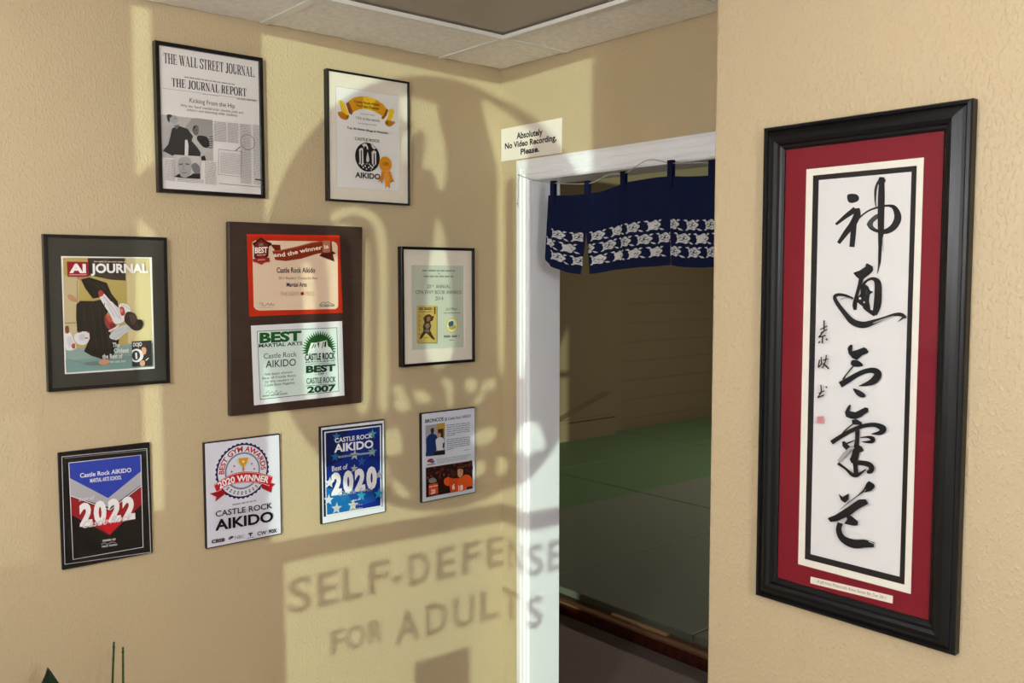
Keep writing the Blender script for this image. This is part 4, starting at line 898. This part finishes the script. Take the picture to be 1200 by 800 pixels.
s.line([(412, 500), (340, 572), (272, 642)], [34, 46, 26], B3, 4); s.line([(400, 530), (325, 612)], [8, 4], B2, 3); s.line([(268, 658), (340, 708), (400, 762), (445, 770), (485, 748), (530, 715)], [28, 22, 34, 36, 24, 10], B1, 5); s.line([(430, 640), (434, 700), (440, 770)], [50, 42, 46], B1, 4); s.line([(450, 650), (540, 662), (582, 690), (576, 728), (540, 742)], [42, 50, 50, 50, 24], B1, 5)
s.part('brush_character#5').z(945, 555, 8)
s.poly([(578, 82), (600, 62), (648, 92), (656, 120), (622, 155), (556, 172), (572, 142), (530, 166), (556, 128)], B1, 1); s.line([(556, 152), (480, 212), (400, 272), (330, 330)], [20, 8, 8, 3], B1, 4)
s.poly([(315, 180), (352, 212), (415, 178), (410, 235), (376, 268), (338, 242)], B1, 1)
s.poly([(214, 412), (230, 402), (290, 380), (400, 308), (505, 235), (570, 232), (594, 272), (576, 286), (490, 332), (430, 382), (300, 440), (240, 446)], B1, 1); s.poly([(385, 376), (440, 390), (500, 442), (496, 478), (460, 482), (368, 462), (396, 422)], B1, 1)
s.line([(334, 455), (318, 520), (345, 590), (405, 632), (480, 652), (560, 648), (650, 660)], [54, 52, 60, 74, 84, 76, 46], B1, 6); s.line([(355, 480), (358, 530), (385, 572)], [8, 9, 4], (206, 204, 204), 4); s.line([(600, 625), (660, 655)], [8, 5], (210, 208, 208))
s.z(945, 365, 5.72)
for q_, (P_, w_) in enumerate((([(130, 58), (131, 125)], 9), ([(104, 120), (152, 95)], 7), ([(108, 142), (152, 118)], 7), ([(130, 128), (95, 172)], 9), ([(95, 172), (142, 158)], 8), ([(122, 162), (119, 212)], 9), ([(93, 208), (106, 200)], 10), ([(146, 180), (153, 190)], 11),
               ([(102, 320), (93, 372)], 8), ([(112, 302), (116, 350)], 8), ([(93, 372), (122, 345)], 8), ([(148, 288), (142, 330), (122, 378)], 8), ([(125, 325), (160, 314)], 7), ([(128, 345), (166, 382)], 10),
               ([(112, 488), (116, 540)], 9), ([(98, 546), (136, 528)], 8), ([(116, 540), (90, 574)], 8), ([(90, 575), (134, 556)], 9), ([(145, 500), (155, 508)], 10))): s.part('signature_character#%d' % (0 if q_ < 8 else 1 if q_ < 14 else 2)); s.line(P_, w_, (44, 36, 38), 3)
s.part('red_seal'); s.poly([(88, 700), (132, 698), (134, 746), (88, 745)], (222, 176, 178)); SR = (206, 112, 120)
s.frame([(90, 702), (130, 700), (132, 744), (90, 743)], 4, SR)
for q in ((712, 0), (722, 0), (733, 0)): s.line([(92, q[0]), (131, q[0]-1)], 4, SR)
s.line([(104, 702), (104, 743)], 4, SR); s.line([(118, 702), (119, 743)], 4, SR)
s.y = -.0118; s.lv = 0
s.part('caption_strip').z(930, 640, 8); s.poly([(160, 282), (932, 464), (930, 536), (157, 345)], (230, 222, 206)); s.text('A gift from Motomichi Anno Sensei 8th Dan 2011', (222, 338), (866, 496), 28, (112, 100, 90))
s.build(); pane(r, red[0], red[1], red[2], red[3], -.0142)

# ================================================================== SIGN, CURTAIN, CORD
r = thing('notice_sign', 'small white card sign asking for no video recording above the door corner', 'sign', (-.0004, -.149, 2.0972), -PI/2)
MB().box(-.146, .149, -.003, 0, 0, .109).build('card', M['pale'], r)
s = Sheet(r, -.0031, M['ink']).z(570, 120, 3.81); s.part('lettering')
s.text('Absolutely', (135, 163), (251, 144), 27, (46, 40, 38), 1.0); s.text('No Video Recording,', (83, 208), (313, 169), 25, (46, 40, 38), 1.0); s.text('Please.', (153, 233), (236, 219), 25, (46, 40, 38), 1.0)
s.build()

NX = -.026                                             # plane the curtain hangs in, just before the casing
def nor(px, py): p = on_axis(px, py, 0, NX); return (p.y, p.z)
top_px = [(645, 229), (655, 229), (672, 229), (690, 227), (706, 225), (722, 219), (735, 214), (752, 211), (770, 208), (788, 206.5), (805, 207), (820, 206.5), (838, 205.5)]
bot_px = [(642, 303), (648, 312), (664, 319), (688, 322), (702, 320), (722, 316), (735, 315), (752, 313), (770, 312), (788, 310.5), (805, 313), (820, 313.5), (838, 313)]
tp = [nor(*p) for p in top_px]; bp_ = [nor(*p) for p in bot_px]
for k in range(1, 4):                                  # the end hidden behind the wall corner
    tp.append((tp[12][0]-.055*k, tp[12][1]+.002*k)); bp_.append((bp_[12][0]-.055*k, bp_[12][1]))
def interp(T, t):
    i = min(int(t), len(T)-2); f = t-i; return (T[i][0]*(1-f)+T[i+1][0]*f, T[i][1]*(1-f)+T[i+1][1]*f)
def csurf(u, v, lift=0):
    a = interp(tp, u); b = interp(bp_, u); y = a[0]*(1-v)+b[0]*v; z = a[1]*(1-v)+b[1]*v
    d = .005*math.sin(u*2.1+.4)*(.35+.65*v)+.003*math.sin(u*5.3+1)*v
    return Vector((NX-.008-d-lift, y, z))
r = thing('noren_curtain', 'short indigo split curtain with white flower rows hanging in the doorway', 'curtain', (NX, -.60, 1.72))
off = -Vector(r.location)
IND = (19, 26, 56)
def panel(name, u0, u1, cut0, cut1):
    """one cloth panel between two seams; cut = how far each lower corner is pulled sideways along the slit"""
    V = []; Fc = []; C = []; nu, nv = max(12, int((u1-u0)*12)), 36
    for i in range(nu+1):
        for j in range(nv+1):
            v = j/nv; f = i/nu; g = max(0, (v-.48)/.52)
            u = u0+(u1-u0)*f+cut0*g*(1-f)+cut1*g*f
            V.append(csurf(u, v)+off)
    for i in range(nu):
        for j in range(nv): Fc.append((i*(nv+1)+j, i*(nv+1)+j+1, (i+1)*(nv+1)+j+1, (i+1)*(nv+1)+j)); C.append(IND)
    # dyed flower motifs, conforming to the cloth
    def motif(uc, vc):
        def put(pts, col, lf):
            o = len(V); ok = [(max(min(uc+a*.42, u1+cut1*.6), u0+cut0*.6), vc+b*.058) for a, b in pts]
            V.extend([csurf(a, b, lf)+off for a, b in ok]); Fc.append(tuple(range(o, o+len(pts)))); C.append(col)
        lobes = []
        for k in range(30):
            t = 2*PI*k/30; q = 1+.13*math.cos(5*t+.6); lobes.append((math.cos(t)*.98*q, math.sin(t)*.92*q))
        put(lobes, (200, 200, 198), .0022)
        for a, b, q in ((-.35, .1, .34), (.32, -.15, .34), (.0, .45, .24), (.05, -.55, .22), (-.55, -.45, .18), (.62, .4, .18)):
            for a0 in (0, .9*PI):
                arc = [(a+math.cos(a0+.2+t*.5)*q, b+math.sin(a0+.2+t*.5)*q*.95) for t in range(5)]; inn = [(a+math.cos(a0+.2+t*.5)*q*.66, b+math.sin(a0+.2+t*.5)*q*.62) for t in range(4, -1, -1)]
                put(arc+inn, (44, 50, 84), .0030)
        put([(-.15, -.12), (.1, -.2), (.2, .05), (0, .2)], (40, 44, 74), .0034)
        put([(-.7, -.55), (-1.0, -1.05), (-1.5, -.95), (-1.2, -.72)], (200, 200, 198), .0020); put([(.75, .6), (1.15, 1.05), (1.65, 1.05), (1.3, .72)], (200, 200, 198), .0020)
        put([(.6, -.75), (.9, -1.05), (1.25, -.95), (.9, -.6)], (190, 190, 190), .0020); put([(-.6, .75), (-.9, 1.05), (-1.2, 1.0), (-.9, .6)], (190, 190, 190), .0020)
    for row, vc in enumerate((.535, .685, .835)):
        k0 = math.ceil((u0-.2-row*.72)/1.32)
        for k in range(k0-1, k0+12):
            uc = k*1.32+row*.72
            if u0+.12 < uc < u1-.05: motif(uc, vc)
    o = mesh_obj(name, V, Fc, M['cloth'], r)
    at = o.data.attributes.new('ink', 'FLOAT_COLOR', 'FACE'); fl = []
    for c in C: fl += list(lin(c))
    at.data.foreach_set('color', fl)
    so = o.modifiers.new('hem', 'SOLIDIFY'); so.thickness = .0006; so.offset = 0
    return o
panel('cloth_panel', 0.0, 3.0, .0, -.22); panel('cloth_panel', 3.0, 9.0, .5, 0.0); panel('cloth_panel', 9.0, 15.0, .05, 0)
for (px, py), uu in (((650, 214), .5), ((690, 214), 3.0), ((732.5, 203), 5.8), ((788, 190), 9.0), ((837, 190), 12.0)):
    y, z = nor(px, py); c = csurf(uu, 0); q = .0085 if px < 800 else .0105
    W = MB().box(NX-.012-off.x*0, NX-.008, y-q, y+q, c.z-.03, z+.004); W.box(NX-.001, NX+.002, y-q, y+q, c.z-.02, z+.004); W.box(NX-.012, NX+.002, y-q, y+q, z+.002, z+.005)
    W.v = [tuple(Vector(v)+off) for v in W.v]
    o = W.build('hanging_loop', M['cloth'], r); at = o.data.attributes.new('ink', 'FLOAT_COLOR', 'FACE'); at.data.foreach_set('color', list(lin((20, 25, 54)))*len(o.data.polygons))
# cord strung from a nail on the casing
cp = [on_axis(609, 205, 0, -.022)]
for px, py, dx in ((616, 208, -.024), (632, 212, -.026), (650, 214.5, -.029), (690, 215, -.030), (712, 205, -.031), (733, 202.5, -.031), (748, 193, -.031), (757, 188, -.031), (766, 187, -.030), (776, 189, -.030), (788, 191, -.030), (836, 190, -.030)): cp.append(on_axis(px, py, 0, dx))
cp.append(cp[-1]+Vector((.004, -.12, .003)))
r2 = thing('cord', 'pale grey cotton cord carrying the curtain from a nail on the white casing', 'cord', tuple(cp[0]))
W = MB().tube([p-cp[0] for p in catmull(cp, 4)], .0013, 6); W.build('line', M['string'], r2, True)
e = [on_axis(608.5, 206, 0, -.0222), on_axis(607.0, 215, 0, -.0222), on_axis(607.5, 228, 0, -.022), on_axis(606.5, 238, 0, -.022), on_axis(607.2, 243, 0, -.022)]
W = MB().tube([p-cp[0] for p in catmull(e, 4)], .0013, 6); W.tube([e[-2]-cp[0]+Vector((0, 0, .004)), e[-2]-cp[0], e[-2]-cp[0]-Vector((0, 0, .007))], [.001, .0034, .001], 7); W.build('loose_end', M['string'], r2, True)
W = MB().tube([Vector((.014, 0, 0)), Vector((-.004, 0, 0)), Vector((-.005, 0, 0))], [.0012, .0012, .003], 8); W.build('nail', M['steel'], r2)

# ================================================================== TRAINING HALL
PX = 1.10; PH = .072
st = thing('platform_edge', 'dark red wooden edge board along the raised green mats', 'step', (PX, 1.9, 0))
bevel(MB().box(-.0, .04, -2.75, 2.19, 0, PH-.012).build('riser', M['redwood'], st), .002)
bevel(MB().box(-.008, .06, -2.75, 2.19, PH-.012, PH).build('top_strip', M['oak'], st), .002)
a = on_axis(712, 722, 2, PH+.004); b = on_axis(780, 745, 2, PH+.004)
t = thing('wood_strip', 'short pale wood strip lying along the mat edge', 'strip', (PX+.045, (a.y+b.y)/2, PH))
bevel(MB().box(-.012, .016, -abs(a.y-b.y)/2, abs(a.y-b.y)/2, 0, .012).build('strip', M['paleoak'], t), .001)
struct(MB().box(PX+.06, 9.0, -.95, 4.02, 0, PH-.002).build('floor_platform', M['carpet']))
x0 = PX+.066
greens = {(0, 3), (0, 4), (1, 4), (2, 4), (2, 3), (2, 2), (1, 3)}
for i in range(4):
    for j in range(5):
        g = (i, j) in greens
        o = bevel(MB().box(.003, 1.893, .003, .985, 0, .038).build('training_mat', M['mat_green'] if g else M['mat_sage']), .006)
        o.location = (x0+i*1.896, -.92+j*.988, PH-.002)
        tag(o, 'green vinyl training mat lying on the hall platform' if g else 'grey green vinyl training mat lying on the hall platform', 'mat', 'green training mats' if g else 'grey green training mats')
# low ledge with a sloping board on the hall wall
LY = 3.90
a = on_axis(658, 492, 1, LY); b = on_axis(721, 485, 1, LY); c = on_axis(721, 460, 1, LY)
zz = PH+.036
t = thing('wall_ledge', 'low tan ledge with sloping top board against the hall wall', 'ledge', (b.x, LY, zz))
V = [(a.x-b.x-1.0, 0, 0), (0, 0, 0), (0, 0, b.z-zz), (a.x-b.x-1.0, 0, b.z-zz)]
n = 4; V2 = V+[(x, .119, z) for x, y, z in V]
mesh_obj('base', V2, [(0, 1, 2, 3), (7, 6, 5, 4), (0, 4, 5, 1), (1, 5, 6, 2), (2, 6, 7, 3), (3, 7, 4, 0)], M['dojo'], t)
V = [(a.x-b.x, .01, b.z-zz+.002), (0, .01, b.z-zz+.002), (0, .01, c.z-zz), (-.06, .01, c.z-zz)]
V2 = V+[(x, .119, z) for x, y, z in V]
mesh_obj('sloping_board', V2, [(0, 1, 2, 3), (7, 6, 5, 4), (0, 4, 5, 1), (1, 5, 6, 2), (2, 6, 7, 3), (3, 7, 4, 0)], M['dojo'], t)
MB().box(a.x-b.x-1.0, .01, -.012, .0, b.z-zz-.02, b.z-zz+.004).build('lip', M['dojo'], t)

# ================================================================== PLANT IN THE LOWER LEFT CORNER
PY = -.30
tip = on_axis(57, 784, 1, PY); s1 = on_axis(133.5, 752, 1, PY+.03); s2 = on_axis(144, 758, 1, PY+.03)
bx = (tip.x+s1.x)/2
r = thing('potted_plant', 'potted plant with dark pointed leaf and two thin green stems below the plaques', 'plant', (bx, PY, 0))
W = MB(); prof = [(.0, 0), (.085, 0), (.115, .20), (.125, .20), (.125, .225), (.108, .225), (.106, .19), (0, .19)]
n = 28; vs = [(q*math.cos(2*PI*k/n), q*math.sin(2*PI*k/n), z) for q, z in prof for k in range(n)]
W.add(vs, [(i*n+k, i*n+(k+1) % n, (i+1)*n+(k+1) % n, (i+1)*n+k) for i in range(len(prof)-1) for k in range(n)]); W.build('pot', M['pot'], r, True)
W = MB().tube([(0, 0, .17), (0, 0, .195)], .1, 20); W.build('soil', M['soil'], r)
def leaf(base, end, wid, bend, slope=.62):
    vs = []; n = 16; base = Vector(base); end = Vector(end)
    d = end-base; side = Vector((1, .3, 0)).normalized() if abs(d.x) < .05 else d.cross(Vector((0, 1, 0))).normalized()
    for i in range(n+1):
        t = i/n; q = min(slope*(1-t)*d.length, wid*math.sin(PI*t**.75)**.8 if t > 0 else .002); c = base+d*t+Vector((0, bend*math.sin(PI*t), 0))
        vs += [c-side*q+Vector((0, -.006*q/wid, 0)), c+Vector((0, .010, 0)), c+side*q+Vector((0, -.006*q/wid, 0))]
    fs = []
    for i in range(n): fs += [(3*i, 3*i+1, 3*i+4, 3*i+3), (3*i+1, 3*i+2, 3*i+5, 3*i+4)]
    o = mesh_obj('leaf', vs, fs, M['leaf'], r, True); so = o.modifiers.new('thick', 'SOLIDIFY'); so.thickness = .0018
T = Vector((tip.x-bx, 0, tip.z))
def petiole(a, b): MB().tube(catmull([Vector(a), Vector(a).lerp(Vector(b), .5)+Vector((0, .01, 0)), Vector(b)], 5), .003, 7).build('petiole', M['stem'], r, True)
lb = (T.x-.01, 0, T.z-.17); petiole((-.02, 0, .19), lb); leaf(lb, T, .055, .0)
for ex, ez, bd in ((-.19, .44, -.03), (.15, .42, -.05), (-.05, .46, .05), (.05, .44, -.06)): petiole((ex*.15, bd*.3, .19), (ex*.5, bd*.6, .32)); leaf((ex*.5, bd*.6, .32), (ex, bd, ez), .045, bd*.3)
for p, b0 in ((s1, -.012), (s2, .012)):
    e = Vector((p.x-bx, .03, p.z)); st_ = Vector((e.x-.055 if b0 < 0 else e.x-.028, .01, .19))
    pts = [st_, st_.lerp(e, .35)+Vector((.006, 0, 0)), st_.lerp(e, .7)+Vector((.002, 0, 0)), e]
    W = MB().tube(catmull(pts, 5), [.0026]*15+[.0021], 7)
    for f in (.3, .55, .78, .97):
        k = catmull(pts, 20)[int(60*f)]; W.tube([k-Vector((0, 0, .004)), k, k+Vector((0, 0, .004))], [.0022, .0034, .0022], 7)
    W.build('stem', M['stem'], r, True)
